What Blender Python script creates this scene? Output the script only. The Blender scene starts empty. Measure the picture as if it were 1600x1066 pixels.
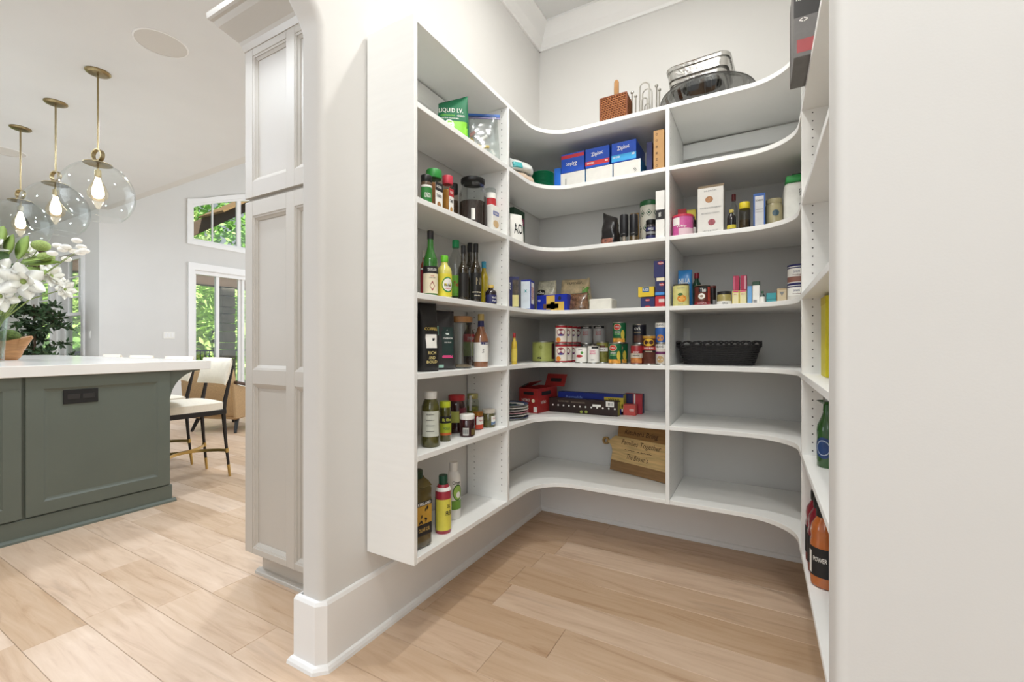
import bpy, bmesh, math, random
from mathutils import Vector, Matrix, noise as mnoise

scene = bpy.context.scene
COL = scene.collection
R = math.radians

# ------------------------------------------------------------------ camera, world, lights, exposure
H = 1.18
cam_d = bpy.data.cameras.new('camera')
cam_d.sensor_width = 36.0
cam_d.lens = 36.0 * 690.0 / 1600.0
cam_d.shift_y = 4.0 / 1600.0
cam_d.clip_start = 0.02
cam_d.clip_end = 200
cam = bpy.data.objects.new('camera', cam_d)
cam.location = (0, 0, H)
cam.rotation_euler = (R(90), 0, R(29.22))
COL.objects.link(cam)
scene.camera = cam

world = bpy.data.worlds.new('sky')
scene.world = world
world.use_nodes = True
wn = world.node_tree.nodes
wl = world.node_tree.links
wn.clear()
wo = wn.new('ShaderNodeOutputWorld')
wb = wn.new('ShaderNodeBackground')
wt = wn.new('ShaderNodeTexCoord')
wm = wn.new('ShaderNodeMapRange')
ws = wn.new('ShaderNodeSeparateXYZ')
wr = wn.new('ShaderNodeValToRGB')
wl.new(wt.outputs['Generated'], ws.inputs[0])
wl.new(ws.outputs['Z'], wm.inputs[0])
wm.inputs[1].default_value = -0.2
wm.inputs[2].default_value = 1.0
wl.new(wm.outputs[0], wr.inputs[0])
wr.color_ramp.elements[0].color = (0.80, 0.82, 0.82, 1)
wr.color_ramp.elements[1].color = (0.70, 0.80, 0.95, 1)
wl.new(wr.outputs[0], wb.inputs[0])
wb.inputs[1].default_value = 0.55
wl.new(wb.outputs[0], wo.inputs[0])


def lamp(name, kind, loc, power, color=(1, 1, 1), size=0.15, rot=(0, 0, 0), spread=None, size_y=None):
    d = bpy.data.lights.new(name, kind)
    d.energy = power
    d.color = color
    if kind == 'AREA':
        d.shape = 'DISK' if size_y is None else 'RECTANGLE'
        d.size = size
        if size_y is not None:
            d.size_y = size_y
        if spread:
            d.spread = R(spread)
    elif kind == 'SUN':
        d.angle = R(3)
    o = bpy.data.objects.new(name, d)
    o.location = loc
    o.rotation_euler = rot
    COL.objects.link(o)
    return o


WARM = (0.80, 0.89, 1.0)
NEUT = (1.0, 0.99, 0.955)
lamp('sunlight', 'SUN', (20, 10, 30), 9.0, (1.0, 0.96, 0.88), rot=Vector((-1.0, -0.25, -1.25)).to_track_quat('-Z', 'Y').to_euler())
# recessed downlights of the pantry and the hall
lamp('pantry_downlight', 'AREA', (-0.50, 1.74, 3.385), 15.5, NEUT, 0.10)
lamp('pantry_downlight', 'AREA', (-0.42, 0.85, 3.385), 9, NEUT, 0.10)
lamp('hall_downlight', 'AREA', (-0.1, 0.1, 3.385), 16, NEUT, 0.16)
lamp('hall_downlight', 'AREA', (0.2, -1.3, 3.385), 17, NEUT, 0.16)
# recessed downlights of the kitchen
for kx, ky, kp in ((-1.98, 1.0, 15), (-3.1, 0.2, 20), (-3.0, 2.2, 22), (-4.8, 0.1, 22), (-4.9, 2.35, 22), (-6.6, 0.2, 22), (-6.7, 2.3, 22)):
    lamp('kitchen_downlight', 'AREA', (kx, ky, 3.18), kp, WARM, 0.15)
# daylight of the great room's tall window wall, then two added fill lamps
lamp('great_room_daylight', 'AREA', (-5.0, 6.9, 2.6), 125, (0.88, 0.94, 1.0), 5.0, (R(-90), 0, 0), None, 3.5)
lamp('kitchen_fill', 'AREA', (-8.5, -2.5, 1.7), 78, (0.86, 0.94, 1.0), 5.0, (R(86), 0, 0), None, 2.2)  # unseen cool area lamp, added to brighten the sash-window wall and the flowers
lamp('hall_fill', 'AREA', (0.45, -2.5, 2.5), 38, (0.92, 0.97, 1.0), 2.4, (R(70), 0, 0), None, 2.0)  # unseen frontal fill behind the camera, added to lift shelf fronts and walls

vs = scene.view_settings
vs.view_transform = 'Standard'
vs.look = 'None'
vs.gamma = 1.0
vs.use_curve_mapping = False
vs.exposure = 0.2

# ------------------------------------------------------------------ measuring on the photograph's perspective
F, C, S, HY = 690.0, math.cos(R(29.22)), math.sin(R(29.22)), 537.0


def P(px, py, D):
    l = (px - 800) * D / F
    return Vector((l * C - D * S, l * S + D * C, H + (HY - py) * D / F))


def YL(px, X):
    t = (px - 800) / F
    return X * (C + t * S) / (t * C - S)


def XB(px, Y):
    t = (px - 800) / F
    return Y * (t * C - S) / (C + t * S)


def dep(X, Y):
    return -X * S + Y * C


def ZT(py, X, Y):
    return H + (HY - py) * dep(X, Y) / F


# ------------------------------------------------------------------ materials
MATS = {}


def lin(h):
    h = h.lstrip('#')
    out = []
    for i in (0, 2, 4):
        c = int(h[i:i + 2], 16) / 255
        out.append(c / 12.92 if c <= 0.04045 else ((c + 0.055) / 1.055) ** 2.4)
    return (*out, 1)


def mat(hexc, rough=0.5, metal=0.0, var=0.06, scale=30.0, bump=0.0, bscale=200.0, coat=0.0, sub=0.0, emit=0.0, stretch=None):
    key = (hexc, rough, metal, var, scale, bump, bscale, coat, emit, stretch)
    if key in MATS:
        return MATS[key]
    m = bpy.data.materials.new('paint_' + hexc.strip('#'))
    m.use_nodes = True
    nt = m.node_tree
    b = nt.nodes['Principled BSDF']
    b.inputs['Roughness'].default_value = rough
    b.inputs['Metallic'].default_value = metal
    b.inputs['Coat Weight'].default_value = coat
    b.inputs['Coat Roughness'].default_value = 0.08
    c = lin(hexc)
    tc = nt.nodes.new('ShaderNodeTexCoord')
    mp = nt.nodes.new('ShaderNodeMapping')
    nt.links.new(tc.outputs['Object'], mp.inputs[0])
    if stretch:
        mp.inputs['Scale'].default_value = stretch
    nz = nt.nodes.new('ShaderNodeTexNoise')
    nz.inputs['Scale'].default_value = scale
    nz.inputs['Detail'].default_value = 4
    nt.links.new(mp.outputs[0], nz.inputs['Vector'])
    rp = nt.nodes.new('ShaderNodeValToRGB')
    rp.color_ramp.elements[0].position = 0.3
    rp.color_ramp.elements[1].position = 0.7
    rp.color_ramp.elements[0].color = (c[0] * (1 - var), c[1] * (1 - var), c[2] * (1 - var), 1)
    rp.color_ramp.elements[1].color = (min(1, c[0] * (1 + var)), min(1, c[1] * (1 + var)), min(1, c[2] * (1 + var)), 1)
    nt.links.new(nz.outputs[0], rp.inputs[0])
    nt.links.new(rp.outputs[0], b.inputs['Base Color'])
    if bump:
        n2 = nt.nodes.new('ShaderNodeTexNoise')
        n2.inputs['Scale'].default_value = bscale
        n2.inputs['Detail'].default_value = 3
        nt.links.new(mp.outputs[0], n2.inputs['Vector'])
        bp = nt.nodes.new('ShaderNodeBump')
        bp.inputs['Strength'].default_value = bump
        bp.inputs['Distance'].default_value = 0.003
        nt.links.new(n2.outputs[0], bp.inputs['Height'])
        nt.links.new(bp.outputs[0], b.inputs['Normal'])
    if emit:
        b.inputs['Emission Color'].default_value = c
        b.inputs['Emission Strength'].default_value = emit
    MATS[key] = m
    return m


def glass(tint='#ffffff', ior=1.45, rough=0.02, strength=1.0):
    key = ('glass', tint, ior, rough, strength)
    if key in MATS:
        return MATS[key]
    m = bpy.data.materials.new('clear_glass')
    m.use_nodes = True
    nt = m.node_tree
    nt.nodes.clear()
    out = nt.nodes.new('ShaderNodeOutputMaterial')
    tr = nt.nodes.new('ShaderNodeBsdfTransparent')
    gl = nt.nodes.new('ShaderNodeBsdfGlossy')
    gl.inputs['Roughness'].default_value = rough
    lw = nt.nodes.new('ShaderNodeLayerWeight')
    lw.inputs['Blend'].default_value = 0.5
    fr = nt.nodes.new('ShaderNodeMath')
    fr.operation = 'POWER'
    fr.inputs[1].default_value = 4.0
    nt.links.new(lw.outputs['Facing'], fr.inputs[0])
    f0 = ((ior - 1) / (ior + 1)) ** 2
    mul = nt.nodes.new('ShaderNodeMath')
    mul.operation = 'MULTIPLY_ADD'
    mul.inputs[1].default_value = 0.55 * strength
    mul.inputs[2].default_value = f0 * strength
    mul.use_clamp = True
    nz = nt.nodes.new('ShaderNodeTexNoise')
    nz.inputs['Scale'].default_value = 9
    bp = nt.nodes.new('ShaderNodeBump')
    bp.inputs['Strength'].default_value = 0.04
    nt.links.new(nz.outputs[0], bp.inputs['Height'])
    nt.links.new(bp.outputs[0], gl.inputs['Normal'])
    tr.inputs[0].default_value = lin(tint)
    mx = nt.nodes.new('ShaderNodeMixShader')
    nt.links.new(fr.outputs[0], mul.inputs[0])
    nt.links.new(mul.outputs[0], mx.inputs[0])
    nt.links.new(tr.outputs[0], mx.inputs[1])
    nt.links.new(gl.outputs[0], mx.inputs[2])
    nt.links.new(mx.outputs[0], out.inputs[0])
    MATS[key] = m
    return m


def wood_floor():
    m = bpy.data.materials.new('light_oak_plank')
    m.use_nodes = True
    nt = m.node_tree
    L = nt.links.new
    b = nt.nodes['Principled BSDF']
    b.inputs['Roughness'].default_value = 0.42
    geo = nt.nodes.new('ShaderNodeNewGeometry')
    oi = nt.nodes.new('ShaderNodeObjectInfo')
    off = nt.nodes.new('ShaderNodeMath')
    off.operation = 'MULTIPLY'
    off.inputs[1].default_value = 60
    L(oi.outputs['Random'], off.inputs[0])
    cx = nt.nodes.new('ShaderNodeCombineXYZ')
    for i in range(3):
        L(off.outputs[0], cx.inputs[i])
    add = nt.nodes.new('ShaderNodeVectorMath')
    add.operation = 'ADD'
    L(geo.outputs['Position'], add.inputs[0])
    L(cx.outputs[0], add.inputs[1])
    mp = nt.nodes.new('ShaderNodeMapping')
    mp.inputs['Scale'].default_value = (1.4, 13, 1)
    L(add.outputs[0], mp.inputs[0])
    n1 = nt.nodes.new('ShaderNodeTexNoise')
    n1.inputs['Scale'].default_value = 1.6
    n1.inputs['Detail'].default_value = 7
    n1.inputs['Roughness'].default_value = 0.62
    n1.inputs['Distortion'].default_value = 0.9
    L(mp.outputs[0], n1.inputs['Vector'])
    r1 = nt.nodes.new('ShaderNodeValToRGB')
    e = r1.color_ramp.elements
    e[0].position = 0.24
    e[0].color = lin('#b4906f')
    e[1].position = 0.70
    e[1].color = lin('#d7ba9d')
    e2 = e.new(0.46)
    e2.color = lin('#ccac8c')
    L(n1.outputs[0], r1.inputs[0])
    # dark mineral streaks
    mp2 = nt.nodes.new('ShaderNodeMapping')
    mp2.inputs['Scale'].default_value = (0.9, 6, 1)
    L(add.outputs[0], mp2.inputs[0])
    n2 = nt.nodes.new('ShaderNodeTexNoise')
    n2.inputs['Scale'].default_value = 1.3
    n2.inputs['Detail'].default_value = 3
    n2.inputs['Distortion'].default_value = 0.8
    L(mp2.outputs[0], n2.inputs['Vector'])
    r2 = nt.nodes.new('ShaderNodeValToRGB')
    r2.color_ramp.elements[0].position = 0.64
    r2.color_ramp.elements[0].color = (0, 0, 0, 1)
    r2.color_ramp.elements[1].position = 0.80
    r2.color_ramp.elements[1].color = (0.6, 0.6, 0.6, 1)
    L(n2.outputs[0], r2.inputs[0])
    mx = nt.nodes.new('ShaderNodeMixRGB')
    mx.inputs[2].default_value = lin('#8a6a52')
    L(r2.outputs[0], mx.inputs[0])
    L(r1.outputs[0], mx.inputs[1])
    # every plank its own tone
    hsv = nt.nodes.new('ShaderNodeHueSaturation')
    mr = nt.nodes.new('ShaderNodeMapRange')
    mr.inputs[3].default_value = 0.86
    mr.inputs[4].default_value = 1.1
    L(oi.outputs['Random'], mr.inputs[0])
    L(mr.outputs[0], hsv.inputs['Value'])
    mr2 = nt.nodes.new('ShaderNodeMapRange')
    mr2.inputs[3].default_value = 1.02
    mr2.inputs[4].default_value = 0.78
    L(oi.outputs['Random'], mr2.inputs[0])
    L(mr2.outputs[0], hsv.inputs['Saturation'])
    L(mx.outputs[0], hsv.inputs['Color'])
    L(hsv.outputs[0], b.inputs['Base Color'])
    bp = nt.nodes.new('ShaderNodeBump')
    bp.inputs['Strength'].default_value = 0.08
    L(n1.outputs[0], bp.inputs['Height'])
    L(bp.outputs[0], b.inputs['Normal'])
    return m


def weave(h1, h2, sx=120, sy=90):
    key = ('weave', h1, h2, sx, sy)
    if key in MATS:
        return MATS[key]
    m = bpy.data.materials.new('woven_fibre')
    m.use_nodes = True
    nt = m.node_tree
    b = nt.nodes['Principled BSDF']
    b.inputs['Roughness'].default_value = 0.6
    tc = nt.nodes.new('ShaderNodeTexCoord')
    w = nt.nodes.new('ShaderNodeTexWave')
    w.wave_type = 'BANDS'
    w.bands_direction = 'DIAGONAL'
    w.inputs['Scale'].default_value = sx
    w.inputs['Distortion'].default_value = 1.0
    w.inputs['Detail Scale'].default_value = sy
    nt.links.new(tc.outputs['Object'], w.inputs['Vector'])
    r = nt.nodes.new('ShaderNodeValToRGB')
    r.color_ramp.elements[0].color = lin(h1)
    r.color_ramp.elements[1].color = lin(h2)
    nt.links.new(w.outputs['Fac'], r.inputs[0])
    nt.links.new(r.outputs[0], b.inputs['Base Color'])
    bp = nt.nodes.new('ShaderNodeBump')
    bp.inputs['Strength'].default_value = 0.6
    bp.inputs['Distance'].default_value = 0.004
    nt.links.new(w.outputs['Fac'], bp.inputs['Height'])
    nt.links.new(bp.outputs[0], b.inputs['Normal'])
    MATS[key] = m
    return m


WALL = mat('#d6d4d0', 0.75, var=0.015, scale=3, bump=0.05, bscale=260)
CEIL = mat('#dbdbda', 0.8, var=0.015, scale=3, bump=0.05, bscale=260)
TRIM = mat('#edecea', 0.45, var=0.012, scale=4)
MEL = mat('#f2f2ef', 0.42, var=0.012, scale=6, stretch=(1, 1, 12), bump=0.03, bscale=180)
CABM = mat('#beb7ad', 0.42, var=0.012, scale=4)
GREEN = mat('#5f655b', 0.45, var=0.03, scale=4)
BRASS = mat('#9a8a68', 0.3, 1.0, var=0.08)
GOLD = mat('#c2a668', 0.3, 1.0, var=0.06)
STEEL = mat('#b9b6ae', 0.28, 1.0, var=0.06)
TIN = mat('#b8b7b2', 0.35, 1.0, var=0.05)
BLACK = mat('#161514', 0.4, var=0.1)
WHITE = mat('#eceae4', 0.5, var=0.03)
HOLE = mat('#24221f', 0.8)
CREAM = mat('#efe6d4', 0.85, var=0.04, scale=60, bump=0.15, bscale=400)
QUARTZ = mat('#ece8e1', 0.18, var=0.03, scale=5, coat=0.2)
CLEAR = glass()

# ------------------------------------------------------------------ building helpers


def link(name, me, m=None, parent=None):
    o = bpy.data.objects.new(name, me)
    COL.objects.link(o)
    if m is not None:
        me.materials.append(m)
    if parent is not None:
        o.parent = parent
    return o


def obj(name, bm, m, parent=None, smooth=False, kind=None, label=None):
    me = bpy.data.meshes.new(name)
    bmesh.ops.recalc_face_normals(bm, faces=bm.faces)
    bm.to_mesh(me)
    bm.free()
    if smooth:
        for p in me.polygons:
            p.use_smooth = True
        if smooth != 'all':
            me.set_sharp_from_angle(angle=R(38))
    o = link(name, me, m, parent)
    if kind:
        o['kind'] = kind
    if label:
        o['label'] = label
    return o


def tag(o, label, cat, group=None):
    o['label'] = label
    o['category'] = cat
    if group:
        o['group'] = group
    return o


def thing(name, label, cat, loc=(0, 0, 0), rz=0.0, group=None):
    o = bpy.data.objects.new(name, None)
    o.empty_display_size = 0.05
    COL.objects.link(o)
    o.location = loc
    o.rotation_euler = (0, 0, rz)
    return tag(o, label, cat, group)


def dup(root, loc=None, rz=None, label=None):
    r = root.copy()
    COL.objects.link(r)
    if loc is not None:
        r.location = loc
    if rz is not None:
        r.rotation_euler = (0, 0, rz)
    if label:
        r['label'] = label
    for ch in list(root.children):
        c = ch.copy()
        COL.objects.link(c)
        c.parent = r
        for g in list(ch.children):
            d = g.copy()
            COL.objects.link(d)
            d.parent = c
    return r


def box(x0, x1, y0, y1, z0, z1, bev=0.0, bm=None, seg=1):
    b = bmesh.new()
    bmesh.ops.create_cube(b, size=1)
    bmesh.ops.scale(b, vec=(x1 - x0, y1 - y0, z1 - z0), verts=b.verts)
    bmesh.ops.translate(b, vec=((x0 + x1) / 2, (y0 + y1) / 2, (z0 + z1) / 2), verts=b.verts)
    if bev:
        bmesh.ops.bevel(b, geom=list(b.edges), offset=bev, segments=seg, affect='EDGES', profile=0.5)
    if bm is None:
        return b
    join(bm, b)
    return bm


def join(bm, b):
    me = bpy.data.meshes.new('tmp')
    b.to_mesh(me)
    b.free()
    bm.from_mesh(me)
    bpy.data.meshes.remove(me)
    return bm


def prism(pts, a0, a1, axis='z', bev=0.0):
    """polygon extruded along an axis; pts are the other two coordinates in order."""
    b = bmesh.new()

    def v(p, a):
        if axis == 'z':
            return (p[0], p[1], a)
        if axis == 'x':
            return (a, p[0], p[1])
        return (p[0], a, p[1])
    lo = [b.verts.new(v(p, a0)) for p in pts]
    hi = [b.verts.new(v(p, a1)) for p in pts]
    b.faces.new(lo)
    b.faces.new(hi)
    n = len(pts)
    for i in range(n):
        b.faces.new((lo[i], lo[(i + 1) % n], hi[(i + 1) % n], hi[i]))
    bmesh.ops.recalc_face_normals(b, faces=b.faces)
    if bev:
        es = [e for e in b.edges if len(e.link_faces) == 2 and e.calc_face_angle(0) > 0.6]
        bmesh.ops.bevel(b, geom=es, offset=bev, segments=1, affect='EDGES')
    return b


def lathe(prof, seg=24, r=1.0, h=1.0, a0=0.0, a1=2 * math.pi, bm=None, rot=0.0, closed=True):
    b = bmesh.new()
    full = abs(a1 - a0 - 2 * math.pi) < 1e-6
    n = seg if full else seg + 1
    rings = []
    for (pr, pz) in prof:
        if pr * r < 1e-6:
            rings.append([b.verts.new((0, 0, pz * h))])
        else:
            ring = []
            for i in range(n):
                a = a0 + (a1 - a0) * i / seg + rot
                ring.append(b.verts.new((pr * r * math.sin(a), -pr * r * math.cos(a), pz * h)))
            rings.append(ring)
    for q in range(len(rings) - 1):
        A, B = rings[q], rings[q + 1]
        m = seg if full else seg
        for i in range(m):
            j = (i + 1) % n
            if len(A) == 1 and len(B) == 1:
                continue
            if len(A) == 1:
                b.faces.new((A[0], B[i], B[j]))
            elif len(B) == 1:
                b.faces.new((A[i], A[j], B[0]))
            else:
                b.faces.new((A[i], A[j], B[j], B[i]))
    if bm is None:
        return b
    return join(bm, b)


def tube(pts, rad, seg=8, bm=None, caps=True):
    """round bar through points; rad a number or one per point."""
    b = bmesh.new()
    pts = [Vector(p) for p in pts]
    n = len(pts)
    if not hasattr(rad, '__len__'):
        rad = [rad] * n
    prev = None
    rings = []
    for i, p in enumerate(pts):
        t = (pts[min(i + 1, n - 1)] - pts[max(i - 1, 0)])
        if t.length < 1e-9:
            t = Vector((0, 0, 1))
        t.normalize()
        if prev is None:
            up = Vector((0, 0, 1)) if abs(t.z) < 0.9 else Vector((1, 0, 0))
            u = t.cross(up).normalized()
        else:
            u = (prev - t * prev.dot(t)).normalized()
        prev = u
        w = t.cross(u)
        rings.append([b.verts.new(p + (u * math.cos(2 * math.pi * k / seg) + w * math.sin(2 * math.pi * k / seg)) * rad[i]) for k in range(seg)])
    for i in range(n - 1):
        for k in range(seg):
            b.faces.new((rings[i][k], rings[i][(k + 1) % seg], rings[i + 1][(k + 1) % seg], rings[i + 1][k]))
    if caps:
        b.faces.new(rings[0])
        b.faces.new(rings[-1])
    if bm is None:
        return b
    return join(bm, b)


def ball(r, loc=(0, 0, 0), sub=2, sc=(1, 1, 1), bm=None):
    b = bmesh.new()
    bmesh.ops.create_icosphere(b, subdivisions=sub, radius=r)
    bmesh.ops.scale(b, vec=sc, verts=b.verts)
    bmesh.ops.translate(b, vec=loc, verts=b.verts)
    if bm is None:
        return b
    return join(bm, b)


def xf(b, M):
    bmesh.ops.transform(b, matrix=M, verts=b.verts)
    return b


TXT = {}


def text_mesh(s, w, h, shear=0.0, thick=0.0):
    cu = bpy.data.curves.new('lettering', 'FONT')
    cu.body = s
    cu.align_x = 'CENTER'
    cu.align_y = 'CENTER'
    cu.resolution_u = 2
    cu.shear = shear
    cu.offset = thick
    o = bpy.data.objects.new('lettering', cu)
    COL.objects.link(o)
    bpy.context.view_layer.update()
    me = bpy.data.meshes.new_from_object(o.evaluated_get(bpy.context.evaluated_depsgraph_get()))
    bpy.data.objects.remove(o)
    bpy.data.curves.remove(cu)
    xs = [v.co.x for v in me.vertices]
    ys = [v.co.y for v in me.vertices]
    cx, cy = (min(xs) + max(xs)) / 2, (min(ys) + max(ys)) / 2
    sx = w / max(1e-6, max(xs) - min(xs))
    sy = h / max(1e-6, max(ys) - min(ys))
    for v in me.vertices:
        v.co = Vector(((v.co.x - cx) * sx, 0, (v.co.y - cy) * sy))
    return me


def bend(me, r, z=0.0):
    for v in me.vertices:
        a = v.co.x / r
        v.co = Vector((r * math.sin(a), -r * math.cos(a), v.co.z + z))
    return me


# lettering lies a fraction of a millimetre proud of the surface that carries it
def letter_cyl(parent, s, w, h, r, z, m, ang=0.0, shear=0.0, rot=0.0, thick=0.012):
    me = text_mesh(s, w, h, shear, thick)
    if rot:
        for v in me.vertices:
            x, q = v.co.x, v.co.z
            v.co.x, v.co.z = x * math.cos(rot) - q * math.sin(rot), x * math.sin(rot) + q * math.cos(rot)
    bend(me, r + 0.0009, z)
    if ang:
        me.transform(Matrix.Rotation(ang, 4, 'Z'))
    return link('lettering', me, m, parent)


def letter_flat(parent, s, w, h, loc, m, rz=0.0, rx=0.0, roll=0.0, shear=0.0, thick=0.012):
    me = text_mesh(s, w, h, shear, thick)
    if roll:
        me.transform(Matrix.Rotation(roll, 4, 'Y'))
    if rx:
        me.transform(Matrix.Rotation(rx, 4, 'X'))
    if rz:
        me.transform(Matrix.Rotation(rz, 4, 'Z'))
    me.transform(Matrix.Translation(loc))
    return link('lettering', me, m, parent)


def frame_panel(w, h, t, stile, mould, depth, bm=None):
    """framed panel lying in local x-z, front at y = -t, with a recessed field."""
    b = box(-w / 2, w / 2, -t, 0, 0, h)
    f = [q for q in b.faces if q.calc_center_median().y < -t + 1e-5][0]
    bmesh.ops.inset_individual(b, faces=[f], thickness=stile, depth=0)
    bmesh.ops.inset_individual(b, faces=[f], thickness=mould * 0.5, depth=-depth * 0.7)
    bmesh.ops.inset_individual(b, faces=[f], thickness=mould * 0.5, depth=-depth * 0.3)
    return b


def pillow(w, d, h, seed=0, crumple=0.006, nu=14, nv=14, lean=0.0, flat_top=0.25, peak=0.0):
    """filled bag standing on z=0: thick base, pinched top."""
    b = bmesh.new()
    rings = []
    for j in range(nv + 1):
        v = j / nv
        th = d / 2 * (1 - v ** 2.2) ** 0.7 if v < 1 else 0.0
        th = max(th, 0.0025)
        if v < 0.12:
            th *= 0.75 + 0.25 * v / 0.12
        ww = w / 2 * (0.94 + 0.06 * math.cos(v * 3.1))
        ring = []
        n = nu * 2
        for i in range(n):
            a = 2 * math.pi * i / n
            ca, sa = math.cos(a), math.sin(a)
            x = ww * math.copysign(abs(ca) ** 0.55, ca)
            y = th * math.copysign(abs(sa) ** 0.8, sa)
            nn = mnoise.noise(Vector((x * 26 + seed * 7.3, y * 26, v * h * 26 + seed)))
            n2 = mnoise.noise(Vector((x * 55 + seed * 3.3, y * 30 + 9, v * h * 55)))
            k = crumple * (nn * 1.2 + n2 * 0.6)
            z = v * h + (peak * x / w if v > 0.5 else 0) * (v - 0.5) * 2
            ring.append(b.verts.new((x, y + lean * v + (k if 0.02 < v else 0) * (1 if sa > 0 else -1), max(0, z + (k * 0.4 if v > 0.05 else 0)))))
        rings.append(ring)
    n = len(rings[0])
    for j in range(nv):
        for i in range(n):
            b.faces.new((rings[j][i], rings[j][(i + 1) % n], rings[j + 1][(i + 1) % n], rings[j + 1][i]))
    b.faces.new(rings[0])
    b.faces.new(rings[-1])
    return b

# ------------------------------------------------------------------ the room
def struct(name, bm, m, parent=None, smooth=False):
    o = obj(name, bm, m, parent, smooth)
    if parent is None:
        o['kind'] = 'structure'
    return o


XW, YW, XF, YF = -1.373, 2.86, -1.118, 2.37
XR, XRW = 0.142, 0.42
ZC = 3.40

# left wall with the arched opening to the kitchen
arch = [(YW, 0), (YW, ZC + 0.06), (-2.6, ZC + 0.06), (-2.6, 0), (-1.35, 0), (-1.35, 2.34), (-1.0, 2.78), (0.70, 2.78), (1.03, 2.37), (1.05, 2.33), (1.05, 0)]
bm = prism(arch, -1.49, XW, 'x')
es = []
for e in bm.edges:
    a, c = e.verts
    if abs(a.co.x - c.co.x) < 1e-6:
        mid = (a.co + c.co) / 2
        if -1.4 < a.co.y < 1.1 and -1.4 < c.co.y < 1.1 and mid.z > 0.01:
            es.append(e)
bmesh.ops.bevel(bm, geom=es, offset=0.024, segments=4, affect='EDGES', profile=0.5)
struct('wall_left', bm, WALL, smooth=True)
struct('wall_back', box(-1.49, 0.54, YW, 2.98, 0, ZC + 0.06), WALL)
struct('wall_right', box(XRW, 0.54, 1.10, YW, 0, ZC + 0.06), WALL)
bm = box(0.122, 3.0, 0.98, 1.10, 0, ZC + 0.06)
es = [e for e in bm.edges if abs(e.verts[0].co.x - 0.122) < 1e-4 and abs(e.verts[1].co.x - 0.122) < 1e-4 and abs(e.verts[0].co.z - e.verts[1].co.z) > 1]
bmesh.ops.bevel(bm, geom=es, offset=0.02, segments=4, affect='EDGES', profile=0.5)
struct('wall_front', bm, WALL, smooth=True)
struct('wall_inner', box(-1.5, -1.4, 2.985, 7.2, 0, 5.0), WALL)
struct('wall_east', box(2.2, 2.32, -2.6, 0.98, 0, ZC), WALL)
struct('ceiling', box(-1.49, 3.0, -2.6, 2.98, ZC, ZC + 0.1), CEIL)

# crown moulding of the pantry
cp = [(0, -0.135), (0.012, -0.135), (0.018, -0.118), (0.05, -0.085), (0.085, -0.035), (0.098, -0.022), (0.108, -0.016), (0.108, 0), (0, 0)]
struct('trim_1', prism([(XW + a, ZC + b) for a, b in cp], -2.0, YW, 'y'), TRIM)
bm = prism([(YW - a, ZC + b) for a, b in cp], XW, XRW, 'x')
struct('trim_2', bm, TRIM)
# baseboards with shoe moulding
bp_ = [(0, 0), (0.034, 0), (0.032, 0.012), (0.026, 0.022), (0.016, 0.026), (0.016, 0.235), (0.010, 0.247), (0, 0.25)]


def sweep(path, prof):
    """sweep the baseboard profile along a polyline on the floor; the room lies to its right-hand normal."""
    bm = bmesh.new()
    rings = []
    n = len(path)
    for i, p in enumerate(path):
        p = Vector(p)
        d1 = (p - Vector(path[i - 1])).normalized() if i > 0 else None
        d2 = (Vector(path[i + 1]) - p).normalized() if i < n - 1 else None
        if d1 is None:
            d1 = d2
        if d2 is None:
            d2 = d1
        n1 = Vector((d1.y, -d1.x))
        n2 = Vector((d2.y, -d2.x))
        m = (n1 + n2).normalized()
        m = m / max(0.3, m.dot(n1))
        rings.append([bm.verts.new((p.x + m.x * a, p.y + m.y * a, z)) for a, z in prof])
    for i in range(n - 1):
        for k in range(len(prof)):
            q = (k + 1) % len(prof)
            bm.faces.new((rings[i][k], rings[i][q], rings[i + 1][q], rings[i + 1][k]))
    bm.faces.new(rings[0])
    bm.faces.new(rings[-1])
    return bm


struct('baseboard_left', sweep([(-1.49, 1.10), (-1.49, 1.05), (XW - 0.02, 1.05), (XW, 1.07), (XW, YW), (XRW, YW), (XRW, 1.1)], bp_), TRIM)

# floor slab with its planks
floor = struct('floor', box(-14.5, 3.0, -2.6, 7.2, -0.12, -0.014), mat('#a98a6d', 0.7))
OAK = wood_floor()
rnd = random.Random(11)
PW = 0.19
pm = {}


def plank_mesh(L):
    k = round(L, 2)
    if k not in pm:
        b = box(-k / 2 + 0.0006, k / 2 - 0.0006, -PW / 2 + 0.0006, PW / 2 - 0.0006, -0.014, 0.0)
        top = [e for e in b.edges if e.verts[0].co.z > -0.001 and e.verts[1].co.z > -0.001]
        bmesh.ops.bevel(b, geom=top, offset=0.0012, segments=1, affect='EDGES')
        me = bpy.data.meshes.new('plank')
        bmesh.ops.recalc_face_normals(b, faces=b.faces)
        b.to_mesh(me)
        b.free()
        me.materials.append(OAK)
        pm[k] = me
    return pm[k]


lengths = (0.6, 0.85, 1.1, 1.35, 1.6, 1.9)
y = -0.2
row = 0
while y < 5.2:
    x0, x1 = (-8.6, 0.42) if y < 2.86 else (-8.6, -2.2)
    x = x1 + rnd.uniform(0.0, 0.7)
    while x > x0:
        L = rnd.choice(lengths)
        if x - L < x0:
            L = max(0.4, round(x - x0, 1))
        q = bpy.data.objects.new('plank', plank_mesh(L))
        COL.objects.link(q)
        q.parent = floor
        q.location = (x - round(L, 2) / 2, y + PW / 2, 0)
        x -= round(L, 2)
    y += PW
    row += 1

# ------------------------------------------------------------------ kitchen and great room shell
struct('ceiling', box(-14.5, -1.49, -2.6, 2.75, 3.20, 3.34), CEIL)
struct('ceiling', box(-8.75, -1.49, 2.75, 7.2, 4.95, 5.1), CEIL)
struct('trim_3', box(-8.75, -1.49, 2.75, 2.85, 3.2, 5.0), WALL)

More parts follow.
